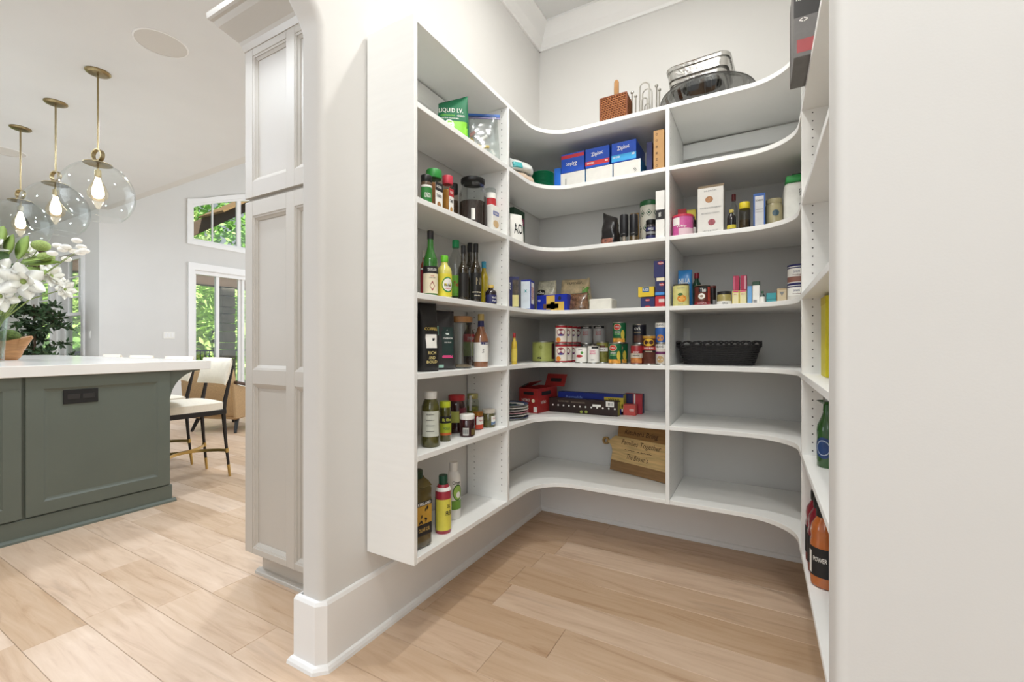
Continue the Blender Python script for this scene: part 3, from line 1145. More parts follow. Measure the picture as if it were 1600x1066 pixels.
def make_stool():
    t = thing('bar_stool', 'x', 'stool', (0, 0, 0), 0, 'cream bar stools along the island')
    # seat cushion, front at -y
    b = bmesh.new()
    bmesh.ops.create_grid(b, x_segments=14, y_segments=14, size=1)
    for v in b.verts:
        x, y_ = v.co.x, v.co.y
        v.co.z = 0.028 * (1 - x ** 4) * (1 - y_ ** 4)
        k = 1 - 0.06 * (abs(x * y_)) ** 2
        v.co.x = x * (0.238 - 0.012 * (y_ + 1) / 2) * k
        v.co.y = y_ * 0.235 * k
    ext = bmesh.ops.extrude_face_region(b, geom=list(b.faces))
    dv = [e_ for e_ in ext['geom'] if isinstance(e_, bmesh.types.BMVert)]
    for v in dv:
        v.co.z = -0.06
    for v in b.verts:
        v.co.z += 0.662
    obj('seat', b, CREAM, t, True)
    fr = box(-0.232, 0.232, -0.228, 0.228, 0.560, 0.600, 0.004)
    obj('seat_frame', fr, EBON, t)
    for sx in (-1, 1):
        for sy in (-1, 1):
            if sy > 0:
                pts = [(sx * 0.215, 0.262, 0.0), (sx * 0.208, 0.232, 0.30), (sx * 0.205, 0.214, 0.56), (sx * 0.205, 0.222, 0.66), (sx * 0.214, 0.286, 0.98)]
                rad = [0.010, 0.013, 0.018, 0.018, 0.011]
            else:
                pts = [(sx * 0.228, -0.25, 0.0), (sx * 0.222, -0.232, 0.30), (sx * 0.212, -0.208, 0.56)]
                rad = [0.010, 0.013, 0.018]
            lg = obj('leg', tube(pts, rad, 8), EBON, t, True)
            p0_, p1_ = Vector(pts[0]), Vector(pts[1])
            obj('brass_tip', tube([p0_ - Vector((0, 0, -0.0)), p0_.lerp(p1_, 0.36)], [0.0108, 0.0125], 10), GOLD, lg, True)
            c = p0_.lerp(p1_, 0.78)
            dd = (p1_ - p0_).normalized()
            obj('brass_collar', tube([c - dd * 0.018, c + dd * 0.018], [0.0165, 0.0165], 10), GOLD, lg, True)
    for sx in (-1, 1):
        a0 = Vector((sx * 0.222, -0.234, 0.236))
        a1 = Vector((sx * 0.210, 0.238, 0.236))
        pts = []
        for k in range(15):
            q = k / 14
            pts.append((sx * (0.216 - 0.205 * math.sin(math.pi * q) ** 0.75), a0.y + (a1.y - a0.y) * q, 0.236))
        b = bmesh.new()
        rings = []
        for k, p in enumerate(pts):
            p = Vector(p)
            d = Vector(pts[min(k + 1, 14)]) - Vector(pts[max(k - 1, 0)])
            nrm = Vector((d.y, -d.x, 0)).normalized() * 0.005
            rings.append([b.verts.new(p + nrm + Vector((0, 0, 0.012))), b.verts.new(p - nrm + Vector((0, 0, 0.012))), b.verts.new(p - nrm - Vector((0, 0, 0.012))), b.verts.new(p + nrm - Vector((0, 0, 0.012)))])
        for k in range(14):
            for m_ in range(4):
                b.faces.new((rings[k][m_], rings[k][(m_ + 1) % 4], rings[k + 1][(m_ + 1) % 4], rings[k + 1][m_]))
        b.faces.new(rings[0])
        b.faces.new(rings[-1])
        obj('footrail', b, GOLD, t, True, label='curved brass footrail')
    # curved padded back
    b = bmesh.new()
    nx, nz = 16, 8
    fr_, bk = [], []
    for j in range(nz + 1):
        v = j / nz
        z = 0.815 + 0.235 * v
        rf, rb = [], []
        for i in range(nx + 1):
            q = i / nx * 2 - 1
            x = 0.262 * q
            y_ = 0.262 + 0.055 * (v) - 0.06 * q * q + 0.0
            bulge = 0.03 * (1 - (2 * v - 1) ** 4) * (1 - q ** 8) + 0.004
            rf.append(b.verts.new((x, y_ - bulge, z)))
            rb.append(b.verts.new((x, y_ + bulge * 0.7, z)))
        fr_.append(rf)
        bk.append(rb)
    for j in range(nz):
        for i in range(nx):
            b.faces.new((fr_[j][i], fr_[j][i + 1], fr_[j + 1][i + 1], fr_[j + 1][i]))
            b.faces.new((bk[j][i + 1], bk[j][i], bk[j + 1][i], bk[j + 1][i + 1]))
    for i in range(nx):
        b.faces.new((fr_[0][i + 1], fr_[0][i], bk[0][i], bk[0][i + 1]))
        b.faces.new((fr_[nz][i], fr_[nz][i + 1], bk[nz][i + 1], bk[nz][i]))
    for j in range(nz):
        b.faces.new((fr_[j][0], fr_[j + 1][0], bk[j + 1][0], bk[j][0]))
        b.faces.new((fr_[j + 1][nx], fr_[j][nx], bk[j][nx], bk[j + 1][nx]))
    obj('backrest', b, CREAM, t, True)
    return t


st = make_stool()
sl_ = ['nearest cream bar stool at the island, fully seen beside the tall cabinet', 'second cream bar stool along the island, behind the nearest one', 'third cream bar stool, only its back showing over the countertop', 'farthest cream bar stool, only its back showing over the countertop']
for i, (sx, sy, rz) in enumerate(((-4.34, 1.955, R(-3)), (-5.04, 1.97, R(2)), (-5.86, 1.97, R(1)), (-6.62, 1.97, R(-2)))):
    s_ = st if i == 0 else dup(st)
    s_.location = (sx, sy, 0)
    s_.rotation_euler = (0, 0, rz)
    s_['label'] = sl_[i]

# ------------------------------------------------------------------ tan armchair in the great room
ac = thing('armchair', 'tan armchair with dark wooden arm and black splayed legs beyond the stools', 'armchair', (-6.45, 3.52, 0), R(20))
TAN = mat('#b3946b', 0.8, var=0.12, scale=80, bump=0.3, bscale=300)
obj('seat_base', xf(box(-0.36, 0.36, -0.36, 0.36, 0.20, 0.42, 0.03, seg=2), Matrix.Rotation(R(4), 4, 'X')), TAN, ac, True)
obj('backrest', xf(box(-0.36, 0.36, -0.07, 0.07, 0.0, 0.62, 0.03, seg=2), Matrix.Translation((0, -0.34, 0.24)) @ Matrix.Rotation(R(12), 4, 'X')), TAN, ac, True)
for s in (-1, 1):
    sp = [(-0.42, 0.2), (0.36, 0.2), (0.40, 0.42), (-0.46, 0.66)]
    obj('side_panel', prism(sp, s * 0.375 - 0.02, s * 0.375 + 0.02, 'x', 0.006), TAN, ac)
    obj('armrest', xf(box(-0.03, 0.03, -0.43, 0.40, -0.015, 0.02, 0.006), Matrix.Translation((s * 0.385, 0, 0.57)) @ Matrix.Rotation(R(-14), 4, 'X')), mat('#4d3524', 0.5), ac)
    for q in (-1, 1):
        obj('leg', tube([(s * 0.28, q * 0.26, 0.24), (s * 0.33, q * 0.36, 0.0)], [0.03, 0.018], 8), BLACK, ac, True)
obj('cushion', xf(box(-0.33, 0.33, -0.3, 0.36, 0.0, 0.14, 0.05, seg=3), Matrix.Translation((0, 0.02, 0.42))), CREAM, ac, True)
# ------------------------------------------------------------------ things on the island
ct = 1.0475
va = thing('flower_vase', 'clear glass vase of white magnolias and green stems on the island', 'vase', (-4.915, 0.975, ct))
vp = [(0, 0), (0.05, 0), (0.052, 0.01), (0.062, 0.2), (0.075, 0.33), (0.078, 0.345), (0.074, 0.345), (0.058, 0.2), (0.046, 0.02), (0, 0.02)]
obj('vase_glass', lathe(vp, 32), glass('#f2f6f4', 1.5), va, True)
obj('water', lathe([(0, 0.021), (0.045, 0.021), (0.053, 0.17), (0, 0.17)], 24), glass('#e7efea', 1.33), va, True)
STEM = mat('#7c8a4a', 0.6, var=0.2)
LEAFM = mat('#8aa04e', 0.5, var=0.25, scale=9)
LEAFD = mat('#4c6a3a', 0.5, var=0.25, scale=9)
PETAL = mat('#f3efe2', 0.7, var=0.04, scale=12)
BUDM = mat('#ece6da', 0.7, var=0.06)
KN = mat('#93a35c', 0.8, var=0.35, scale=160)
vloc = Vector(va.location)


def leaf(a, d, up, L, w, curl=0.15):
    """a curved leaf or petal from a along d, as a closed thin blade."""
    d = Vector(d).normalized()
    up = Vector(up)
    s = d.cross(up).normalized()
    n_ = s.cross(d).normalized()
    b = bmesh.new()
    A, B, Bot = [], [], []
    N = 7
    rows = []
    for k in range(N + 1):
        t = k / N
        hw = w * (math.sin(math.pi * min(1, t * 0.93 + 0.05)) ** 0.8)
        c = Vector(a) + d * (L * t) + n_ * (curl * L * (t * t))
        rows.append([b.verts.new(c - s * hw + n_ * hw * 0.22), b.verts.new(c), b.verts.new(c + s * hw + n_ * hw * 0.22),
                     b.verts.new(c + n_ * -0.0015)])
    for k in range(N):
        r0, r1 = rows[k], rows[k + 1]
        b.faces.new((r0[0], r0[1], r1[1], r1[0]))
        b.faces.new((r0[1], r0[2], r1[2], r1[1]))
        b.faces.new((r0[2], r0[3], r1[3], r1[2]))
        b.faces.new((r0[3], r0[0], r1[0], r1[3]))
    return b


neck = Vector((0, 0, 0.30))
rv = random.Random(3)
mouth = vloc + Vector((0, 0, 0.33))


def stem_to(p, rad=0.004):
    q = Vector(p) - vloc
    m_ = neck.lerp(q, 0.5) + Vector((0, 0, 0.04))
    return obj('stem', tube([Vector((-q.x * 0.12, -q.y * 0.12, 0.03)), neck * 0.99 + Vector((q.x * 0.1, q.y * 0.1, 0)), m_, q], [rad, rad, rad, rad * 0.7], 6), STEM, va, True)


def magnolia(px, py, D, size, toward, n1=6):
    p = P(px, py, D)
    s_ = stem_to(p, 0.005)
    c = p - vloc
    tw = Vector(toward).normalized()
    a_ = tw.orthogonal().normalized()
    b_ = tw.cross(a_)
    for ring, (cnt, open_, ln, wd) in enumerate(((n1, 0.95, 1.0, 0.36), (5, 0.55, 0.8, 0.30))):
        for k in range(cnt):
            an = 2 * math.pi * (k + ring * 0.5) / cnt + rv.uniform(-0.15, 0.15)
            rad = a_ * math.cos(an) + b_ * math.sin(an)
            d = tw * (1 - open_) + rad * open_
            obj('petal', leaf(c, d, tw, size * ln * rv.uniform(0.9, 1.1), size * wd, rv.uniform(0.05, 0.3)), PETAL, s_, 'all')
    obj('flower_centre', ball(size * 0.13, c + tw * size * 0.1, 2, (1, 1, 1.3)), KN, s_, True)


D0 = 3.3
magnolia(38, 440, 3.18, 0.135, (0.75, -0.45, -0.1))
magnolia(-6, 425, 3.22, 0.12, (0.8, -0.4, 0.25))
magnolia(78, 432, 3.35, 0.10, (0.7, 0.3, 0.15), 7)
magnolia(-4, 385, 3.3, 0.10, (0.7, -0.4, 0.5), 8)
magnolia(-40, 450, 3.4, 0.13, (0.6, -0.6, 0))
magnolia(2, 462, 3.2, 0.11, (0.7, -0.6, -0.2))
magnolia(100, 452, 3.42, 0.075, (0.7, 0.3, -0.1), 8)
magnolia(44, 396, 3.42, 0.07, (0.6, -0.2, 0.4), 7)
for (px, py, L, w, d, m_) in ((10, 400, 0.17, 0.045, (0.3, 0.25, 0.9), LEAFM), (28, 405, 0.19, 0.05, (0.25, 0.3, 0.85), LEAFM), (22, 412, 0.15, 0.045, (0.4, -0.1, -0.6), LEAFD),
                              (34, 408, 0.24, 0.035, (0.75, 0.62, 0.12), LEAFM), (34, 412, 0.26, 0.03, (0.75, 0.7, -0.02), LEAFM), (5, 408, 0.14, 0.05, (0.5, -0.4, 0.2), LEAFD),
                              (36, 418, 0.2, 0.03, (0.8, 0.5, -0.3), LEAFM), (0, 380, 0.13, 0.045, (0.2, 0.2, 0.9), LEAFM)):
    a = P(px, py, D0) - vloc
    w *= 1.25
    s_ = stem_to(P(px, py, D0), 0.003)
    obj('leaf', leaf(a, d, (0.5, -0.5, 0.8), L, w, 0.12), m_, s_, 'all')
for (px, py, rr) in ((64, 384, 0.055), (72, 402, 0.05)):
    p = P(px, py, 3.35)
    s_ = stem_to(p)
    obj('flower_head', ball(rr, p - vloc, 3, (1, 1, 0.75)), KN, s_, True)
for (px, py, rr) in ((48, 386, 0.04),):
    p = P(px, py, 3.45)
    s_ = stem_to(p)
    obj('flower_head', ball(rr, p - vloc, 2), BUDM, s_, True)
tw_ = stem_to(P(128, 388, 3.3), 0.003)
tw2 = stem_to(P(108, 400, 3.3), 0.003)
for (px, py) in ((120, 376), (103, 386), (98, 390), (116, 393), (127, 386), (132, 392), (104, 405), (90, 384), (82, 396), (125, 395)):
    p = P(px, py, 3.3 + rv.uniform(-0.05, 0.05)) - vloc
    obj('bud', ball(0.026, p, 2, (1.25, 1.25, 0.75)), BUDM, tw_, True)

# wooden bird-shaped bowl with a moss ball
bl = P(14, 559, 3.52)
bw = thing('wooden_bowl', 'carved wooden bird-shaped bowl beside the vase', 'bowl', (bl.x, bl.y, ct), R(40))
WOODB = mat('#a9794c', 0.5, var=0.2, scale=14, stretch=(1, 1, 6))
bb = lathe([(0, 0), (0.05, 0), (0.075, 0.02), (0.10, 0.07), (0.108, 0.12), (0.103, 0.12), (0.093, 0.07), (0.06, 0.025), (0, 0.018)], 28)
for v in bb.verts:
    v.co.x *= 0.95
    v.co.y *= 0.8
    v.co.z *= 1.25
    k = max(0, v.co.x / 0.12)
    v.co.z += 0.03 * k * k * (v.co.z / 0.12)
obj('basin', bb, WOODB, bw, True)
obj('beak', tube([(0.07, 0, 0.115), (0.115, 0, 0.165), (0.155, 0, 0.185)], [0.042, 0.03, 0.012], 12), WOODB, bw, True)
obj('tail', tube([(-0.07, 0, 0.115), (-0.12, 0, 0.15), (-0.17, 0, 0.16)], [0.045, 0.03, 0.01], 12), WOODB, bw, True)
mb_ = tag(obj('moss_ball', ball(0.07, (bl.x, bl.y, ct + 0.175), 4), mat('#4b5a26', 0.95, var=0.5, scale=60, bump=1.0, bscale=90), None, True), 'dark green moss ball sitting in the wooden bowl', 'ornament')

# potted olive tree behind the island
ot = P(52, 540, 6.45)
pt = thing('potted_tree', 'dark green potted olive tree in front of the sash window', 'plant', (ot.x, ot.y, 0))
obj('pot', lathe([(0, 0), (0.15, 0), (0.2, 0.36), (0.2, 0.4), (0.18, 0.4), (0.17, 0.36), (0, 0.34)], 28), mat('#c9c4ba', 0.7), pt, True)
obj('soil', lathe([(0, 0.345), (0.169, 0.345)], 24), mat('#3a2c20', 0.95), pt)
tk = obj('trunk', tube([(0, 0, 0.33), (0.02, 0.01, 0.8), (-0.02, 0.02, 1.3), (0.02, 0, 1.75)], [0.022, 0.018, 0.014, 0.008], 8), BARK, pt, True)
ro = random.Random(9)
DARKL = mat('#38502f', 0.5, var=0.4, scale=5)
for k in range(40):
    z0 = ro.uniform(0.85, 1.7)
    a = ro.uniform(0, 2 * math.pi)
    L = ro.uniform(0.25, 0.5)
    e = Vector((math.cos(a) * L, math.sin(a) * L, z0 + ro.uniform(-0.15, 0.2)))
    s0 = Vector((0, 0, z0))
    br = obj('branch', tube([s0, s0.lerp(e, 0.5) + Vector((0, 0, 0.04)), e], [0.006, 0.004, 0.002], 5), BARK, pt, True)
    lb = bmesh.new()
    for q in range(46):
        t_ = ro.uniform(0.15, 1.0)
        c = s0.lerp(e, t_) + Vector((0, 0, 0.04 * (1 - abs(2 * t_ - 1))))
        d = Vector((ro.gauss(0, 1), ro.gauss(0, 1), ro.gauss(0, 0.8))).normalized()
        s = d.cross(Vector((ro.gauss(0, 1), ro.gauss(0, 1), ro.gauss(0, 1)))).normalized()
        l_ = ro.uniform(0.07, 0.12)
        vv = [lb.verts.new(c), lb.verts.new(c + d * l_ * 0.5 + s * 0.02), lb.verts.new(c + d * l_), lb.verts.new(c + d * l_ * 0.5 - s * 0.02)]
        lb.faces.new(vv)
    obj('leaves', lb, DARKL, br, kind='stuff')

# ------------------------------------------------------------------ groceries: builders
INK = mat('#1d1b1c', 0.6)
PAPER = mat('#f1efe8', 0.6, var=0.03)
PROF = {
    'jar': ([(0, 0), (0.92, 0), (1, 0.025), (1, 0.74), (0.95, 0.80), (0.84, 0.85), (0.82, 0.87)], (0.90, 0.85)),
    'wide': ([(0, 0), (0.92, 0), (1, 0.03), (1, 0.70), (0.92, 0.78), (0.80, 0.82), (0.78, 0.92)], (0.86, 0.91)),
    'squat': ([(0, 0), (0.92, 0), (1, 0.03), (1, 0.72), (0.93, 0.77), (0.88, 0.79)], (0.97, 0.78)),
    'bottle': ([(0, 0), (0.94, 0), (1, 0.015), (1, 0.50), (0.93, 0.57), (0.62, 0.67), (0.44, 0.75), (0.39, 0.88)], (0.44, 0.87)),
    'tall': ([(0, 0), (0.94, 0), (1, 0.012), (1, 0.55), (0.94, 0.60), (0.62, 0.66), (0.46, 0.72), (0.42, 0.9)], (0.47, 0.85)),
    'hip': ([(0, 0), (0.93, 0), (1, 0.02), (1, 0.62), (0.9, 0.70), (0.48, 0.78), (0.42, 0.86)], (0.52, 0.85)),
    'squeeze': ([(0, 0), (0.92, 0), (1, 0.03), (1, 0.30), (0.96, 0.45), (1, 0.62), (0.96, 0.74), (0.74, 0.84), (0.60, 0.87)], (0.66, 0.87)),
    'spray': ([(0, 0), (0.95, 0), (1, 0.015), (1, 0.70), (0.94, 0.76), (0.72, 0.82), (0.6, 0.845)], (0.56, 0.84)),
    'canister': ([(0, 0), (0.97, 0), (1, 0.012), (1, 0.90)], (1.03, 0.89)),
    'pet': ([(0, 0), (0.85, 0), (0.98, 0.03), (0.94, 0.08), (1, 0.12), (1, 0.42), (0.93, 0.46), (1, 0.52), (0.96, 0.62), (0.72, 0.74), (0.42, 0.83), (0.38, 0.9)], (0.47, 0.88)),
    'drink': ([(0, 0), (0.85, 0), (0.98, 0.02), (1, 0.1), (1, 0.55), (0.93, 0.60), (0.97, 0.68), (0.9, 0.76), (0.6, 0.85), (0.5, 0.88)], (0.6, 0.87)),
}
RZ = {'L': R(90), 'B': 0.0, 'R': R(-90)}


def toward_room(bay, X, Y, k=0.7):
    """shelf goods are turned a little towards the doorway."""
    front = {'L': 0.0, 'B': R(-90), 'R': R(180)}[bay]
    d_ = math.atan2(-Y, -X) - front
    d_ = (d_ + math.pi) % (2 * math.pi) - math.pi
    return RZ[bay] + k * d_


def prof_r(pr, z):
    for i in range(len(pr) - 1):
        if pr[i][1] <= z <= pr[i + 1][1] and pr[i + 1][1] > pr[i][1]:
            t = (z - pr[i][1]) / (pr[i + 1][1] - pr[i][1])
            return pr[i][0] + t * (pr[i + 1][0] - pr[i][0])
    return 1.0


def spot(bay, px, off):
    if bay == 'L':
        X = XF - off
        return X, YL(px, X)
    if bay == 'B':
        Y = YF + off
        return XB(px, Y), Y
    X = XR + off
    return X, YL(px, X)


def measure(bay, px0, px1, ytop, zb, off, h=None):
    pc = (px0 + px1) / 2
    X, Y = spot(bay, pc, off)
    D = dep(X, Y)
    w = (px1 - px0) * D / F * math.cos(math.atan((pc - 800) / F))
    if h is None:
        h = ZT(ytop, X, Y) - zb
    return X, Y, w, h


def vessel(name, label, cat, bay, px0, px1, ytop, shelf, off, shape, body, cap=None, bands=(), texts=(), group=None,
           fill=None, filltop=0.6, h=None, zb=None, seg=28, capname='lid', turn=0.0, bodyname='body', w=None):
    zb = (SZ[shelf] if zb is None else zb) + 0.0006
    X, Y, ww, h = measure(bay, px0, px1, ytop, zb, off, h)
    r = (w if w else ww) / 2
    pr, (cr, cz) = PROF[shape]
    t = thing(name, label, cat, (X, Y, zb), toward_room(bay, X, Y) + turn, group)
    obj(bodyname, lathe(pr, seg, r, h, rot=math.pi / seg if seg < 12 else 0), body, t, True if seg > 12 else False)
    if cap:
        cp_ = [(0, cz), (cr * 0.97, cz), (cr, cz + 0.01), (cr, 0.985), (cr * 0.94, 1.0), (0, 1.0)]
        obj(capname, lathe(cp_, seg if seg > 12 else 24, r, h), cap, t, True)
    if fill is not None:
        obj('contents', lathe([(0, 0.03), (0.93, 0.03), (0.93, filltop), (0.6, filltop + 0.012), (0, filltop + 0.005)], 24, r, h), fill, t, True)
    for bd in bands:
        z0, z1, m = bd[:3]
        a0, a1 = (bd[3], bd[4]) if len(bd) > 3 else (-180, 180)
        rr = [prof_r(pr, z0 + (z1 - z0) * k / 3) for k in range(4)]
        bp2 = [(rr[k] + 0.0007 / r, z0 + (z1 - z0) * k / 3) for k in range(4)]
        full = a1 - a0 >= 359
        obj('paper_label', lathe(bp2, 28 if full else 14, r, h, R(a0), R(a1) if not full else R(a0) + 2 * math.pi), m, t, True)
    for tx in texts:
        s, zc, wd, hh, m = tx[:5]
        ang = R(tx[5]) if len(tx) > 5 else 0.0
        rot = R(tx[6]) if len(tx) > 6 else 0.0
        letter_cyl(t, s, wd * r, hh * h, r * prof_r(pr, zc) + 0.0006, zc * h, m, ang, 0.0, rot)
    return t


def can(label, bay, px0, px1, off, zb, h, paper, bands=(), texts=(), group=None, r=None, X=None, Y=None, turn=0.0):
    zb += 0.0006
    if X is None:
        X, Y, w, _ = measure(bay, px0, px1, 0, zb, off, h)
        r = r or w / 2
    t = thing('food_can', label, 'can', (X, Y, zb), toward_room(bay, X, Y, 0.5) + turn, group)
    e = 0.0035 / h
    obj('tin', lathe([(0, 0.012), (0.95, 0.012), (0.97, 0), (1.015, 0), (1.015, e), (0.985, e * 1.5), (0.985, 1 - e * 1.5), (1.015, 1 - e), (1.015, 1), (0.97, 1), (0.95, 0.985), (0, 0.985)], 28, r, h), TIN, t, True)
    obj('paper_label', lathe([(0.99, e * 1.6), (1.0, e * 1.8), (1.0, 1 - e * 1.8), (0.99, 1 - e * 1.6)], 28, r, h), paper, t, True)
    for bd in bands:
        z0, z1, m = bd[:3]
        a0, a1 = (bd[3], bd[4]) if len(bd) > 3 else (-180, 180)
        full = a1 - a0 >= 359
        obj('printed_band', lathe([(1 + 0.0005 / r, z0), (1 + 0.0005 / r, z1)], 28 if full else 12, r, h, R(a0), R(a1) if not full else R(a0) + 2 * math.pi), m, t, True)
    for tx in texts:
        s, zc, wd, hh, m = tx[:5]
        letter_cyl(t, s, wd * r, hh * h, r + 0.0008, zc * h, m, R(tx[5]) if len(tx) > 5 else 0.0)
    return t


def disc_cyl(parent, r, zc, rad, m, ang=0.0, sx=1.0, sz=1.0, name='printed_emblem', lift=0.0012, seg=20):
    """round or oval print wrapped on a cylinder."""
    me = bpy.data.meshes.new(name)
    vs_ = [(0, 0, 0)] + [(rad * sx * math.cos(2 * math.pi * k / seg), 0, rad * sz * math.sin(2 * math.pi * k / seg)) for k in range(seg)]
    fs = [(0, 1 + k, 1 + (k + 1) % seg) for k in range(seg)]
    me.from_pydata(vs_, [], fs)
    bend(me, r + lift, zc)
    if ang:
        me.transform(Matrix.Rotation(ang, 4, 'Z'))
    return link(name, me, m, parent)


def carton(name, label, cat, X, Y, w, d, h, zb, rz, body, prints=(), texts=(), group=None, bev=0.0015, flap=None):
    """box standing on zb; (X, Y) is the middle of its front face; front faces local -y."""
    zb += 0.0006
    t = thing(name, label, cat, (X, Y, zb), rz, group)
    obj('carton', box(-w / 2, w / 2, 0, d, 0, h, bev), body, t)
    e = 0.0005
    for pr in prints:
        f, u0, u1, v0, v1, m = pr[:6]
        nm = pr[6] if len(pr) > 6 else 'printed_panel'
        if f == 'f':
            b = box(-w / 2 + u0 * w, -w / 2 + u1 * w, -e, 0.0004, v0 * h, v1 * h)
        elif f == 'l':
            b = box(-w / 2 - e, -w / 2 + 0.0004, d * (1 - u1), d * (1 - u0), v0 * h, v1 * h)
        elif f == 'r':
            b = box(w / 2 - 0.0004, w / 2 + e, d * u0, d * u1, v0 * h, v1 * h)
        elif f == 'o':    # oval on the front: u0,u1 centre; v0,v1 half sizes as fractions
            b = lathe([(0, 0), (1, 0), (1, 0.0009), (0, 0.0009)], 24)
            xf(b, Matrix.Translation((-w / 2 + u0 * w, 0.0002, v0 * h)) @ Matrix.Diagonal((u1 * w, 1, v1 * h, 1)) @ Matrix.Rotation(R(90), 4, 'X'))
        else:
            b = box(-w / 2 + u0 * w, -w / 2 + u1 * w, v0 * d, v1 * d, h - 0.0004, h + e)
        obj(nm, b, m, t)
    for tx in texts:
        f, s, u, v, wd, hh, m = tx[:7]
        roll = R(tx[7]) if len(tx) > 7 else 0
        if f == 'f':
            letter_flat(t, s, wd * w, hh * h, (-w / 2 + u * w, -0.0013, v * h), m, 0, 0, roll)
        elif f == 'l':
            letter_flat(t, s, wd * d, hh * h, (-w / 2 - 0.0013, d * (1 - u), v * h), m, R(-90), 0, roll)
        elif f == 'r':
            letter_flat(t, s, wd * d, hh * h, (w / 2 + 0.0013, d * u, v * h), m, R(90), 0, roll)
    return t


def cartonB(name, label, cat, px0, px1, ytop, shelf, off, d, body, prints=(), texts=(), group=None, h=None, zb=None, **k):
    Y = YF + off
    xa, xb = XB(px0, Y), XB(px1, Y)
    zb = SZ[shelf] if zb is None else zb
    X = (xa + xb) / 2
    if h is None:
        h = ZT(ytop, X, Y) - zb
    return carton(name, label, cat, X, Y, xb - xa, d, h, zb, 0, body, prints, texts, group, **k)


def cartonL(name, label, cat, px0, px1, ytop, shelf, off, d, body, prints=(), texts=(), group=None, h=None, zb=None, **k):
    X = XF - off
    ya, yb = YL(px0, X), YL(px1, X)
    zb = SZ[shelf] if zb is None else zb
    Y = (ya + yb) / 2
    if h is None:
        h = ZT(ytop, X, Y) - zb
    return carton(name, label, cat, X, Y, yb - ya, d, h, zb, R(90), body, prints, texts, group, **k)


def bag(name, label, bay, px0, px1, ytop, shelf, off, d, m, rz=None, seed=1, crumple=0.006, group=None, h=None, zb=None, w=None, peak=0.0, lean=0.0, cat='bag', nv=14):
    zb = (SZ[shelf] if zb is None else zb) + 0.0006
    X, Y, ww, h = measure(bay, px0, px1, ytop, zb, off, h)
    t = thing(name, label, cat, (X, Y, zb), RZ[bay] if rz is None else rz, group)
    t['w'] = w or ww
    o = obj('bag_film', pillow(w or ww, d, h, seed, crumple, nv=nv, lean=lean, peak=peak), m, t, 'all')
    return t, (w or ww), h


def patch(parent, w, h, y, m, x=0.0, z=0.0, name='printed_panel', oval=False, rx=0.0, src=None):
    """thin printed piece lying on the front of a bag; wraps to its surface when src is given."""
    seg = 10
    b = bmesh.new()
    grid = []
    for j in range(seg + 1):
        row = []
        for i in range(seg + 1):
            u_, v_ = i / seg * 2 - 1, j / seg * 2 - 1
            if oval:
                a_, c_ = u_ * math.sqrt(1 - v_ * v_ / 2), v_ * math.sqrt(1 - u_ * u_ / 2)
                u_, v_ = a_, c_
            row.append(b.verts.new((x + u_ * w / 2, y, z + v_ * h / 2)))
        grid.append(row)
    for j in range(seg):
        for i in range(seg):
            b.faces.new((grid[j][i], grid[j][i + 1], grid[j + 1][i + 1], grid[j + 1][i]))
    if src is not None:
        drape(b.verts, src)
    return obj(name, b, m, parent, 'all')


def drape(verts, src, lift=0.0012):
    from mathutils.bvhtree import BVHTree
    bv = src.get('bvh') if isinstance(src, dict) else None
    if bv is None:
        me = src['ob'].data
        bv = BVHTree.FromPolygons([v.co.copy() for v in me.vertices], [tuple(p.vertices) for p in me.polygons])
        src['bvh'] = bv
    for v in verts:
        hit = bv.ray_cast(Vector((v.co.x, -1, v.co.z)), Vector((0, 1, 0)))
        if hit[0] is None:
            hit = bv.find_nearest(Vector((v.co.x, -0.05, v.co.z)))
            if hit[0] is None:
                continue
            v.co = hit[0] + Vector((0, -lift, 0))
        else:
            v.co.y = hit[0].y - lift


def letter_bag(parent, s, w, h, x, z, m, src, shear=0.0):
    me = text_mesh(s, w, h, shear, 0.012)
    for v in me.vertices:
        v.co.x += x
        v.co.z += z
    drape(me.vertices, src, 0.002)
    return link('lettering', me, m, parent)


def film(t):
    return {'ob': [c for c in t.children if c.name.startswith('bag_film')][0]}


GREENCAP = mat('#2f8f3c', 0.4)
REDCAP = mat('#c8384a', 0.4)
YEL = mat('#e6cf3a', 0.45)
RED = mat('#b8282e', 0.5)
NAVY = mat('#26285a', 0.5)
BLUE = mat('#1d4fb0', 0.45)
SKY = mat('#3f8fd6', 0.5)
TEAL = mat('#2f9a9c', 0.5)
PINK = mat('#d8467e', 0.5)
TANP = mat('#c7a877', 0.6)
KRAFT = mat('#b98f5c', 0.7)
ORANGE = mat('#e08a2c', 0.5)
LIME = mat('#c4d22c', 0.4)
CREAMP = mat('#efe3c4', 0.6)
GREY = mat('#8d8d8d', 0.5)
DKGREEN = mat('#14593a', 0.45)
CLEARP = glass('#eef0ef', 1.5, 0.05, 1.6)
BAGF = glass('#f0f3f2', 1.7, 0.16, 1.3)

# ---------------------------------------------------------------- left unit, second shelf from the top
t, w, h = bag('supplement_pouch', 'green and lime stand-up pouch with white lettering near the top of the tall unit', 'L', 684, 732, 150, 2, 0.10, 0.07, mat('#0d6b45', 0.6), rz=R(38), seed=2, crumple=0.0016, w=0.150, h=0.200, peak=0.05, cat='pouch')
fs_ = film(t)
patch(t, 0.098, 0.088, -0.05, mat('#84cf2f', 0.4), 0.024, 0.046, src=fs_, name='lime_panel')
patch(t, 0.044, 0.05, -0.05, PAPER, -0.018, 0.07, oval=True, src=fs_, name='pale_oval')
letter_bag(t, 'LIQUID I.V.', 0.108, 0.026, -0.010, 0.140, PAPER, fs_)
letter_bag(t, 'HYDRATION MULTIPLIER', 0.064, 0.007, -0.024, 0.116, mat('#84cf2f', 0.5), fs_)
letter_bag(t, '+ENERGY', 0.036, 0.009, 0.034, 0.116, PAPER, fs_)
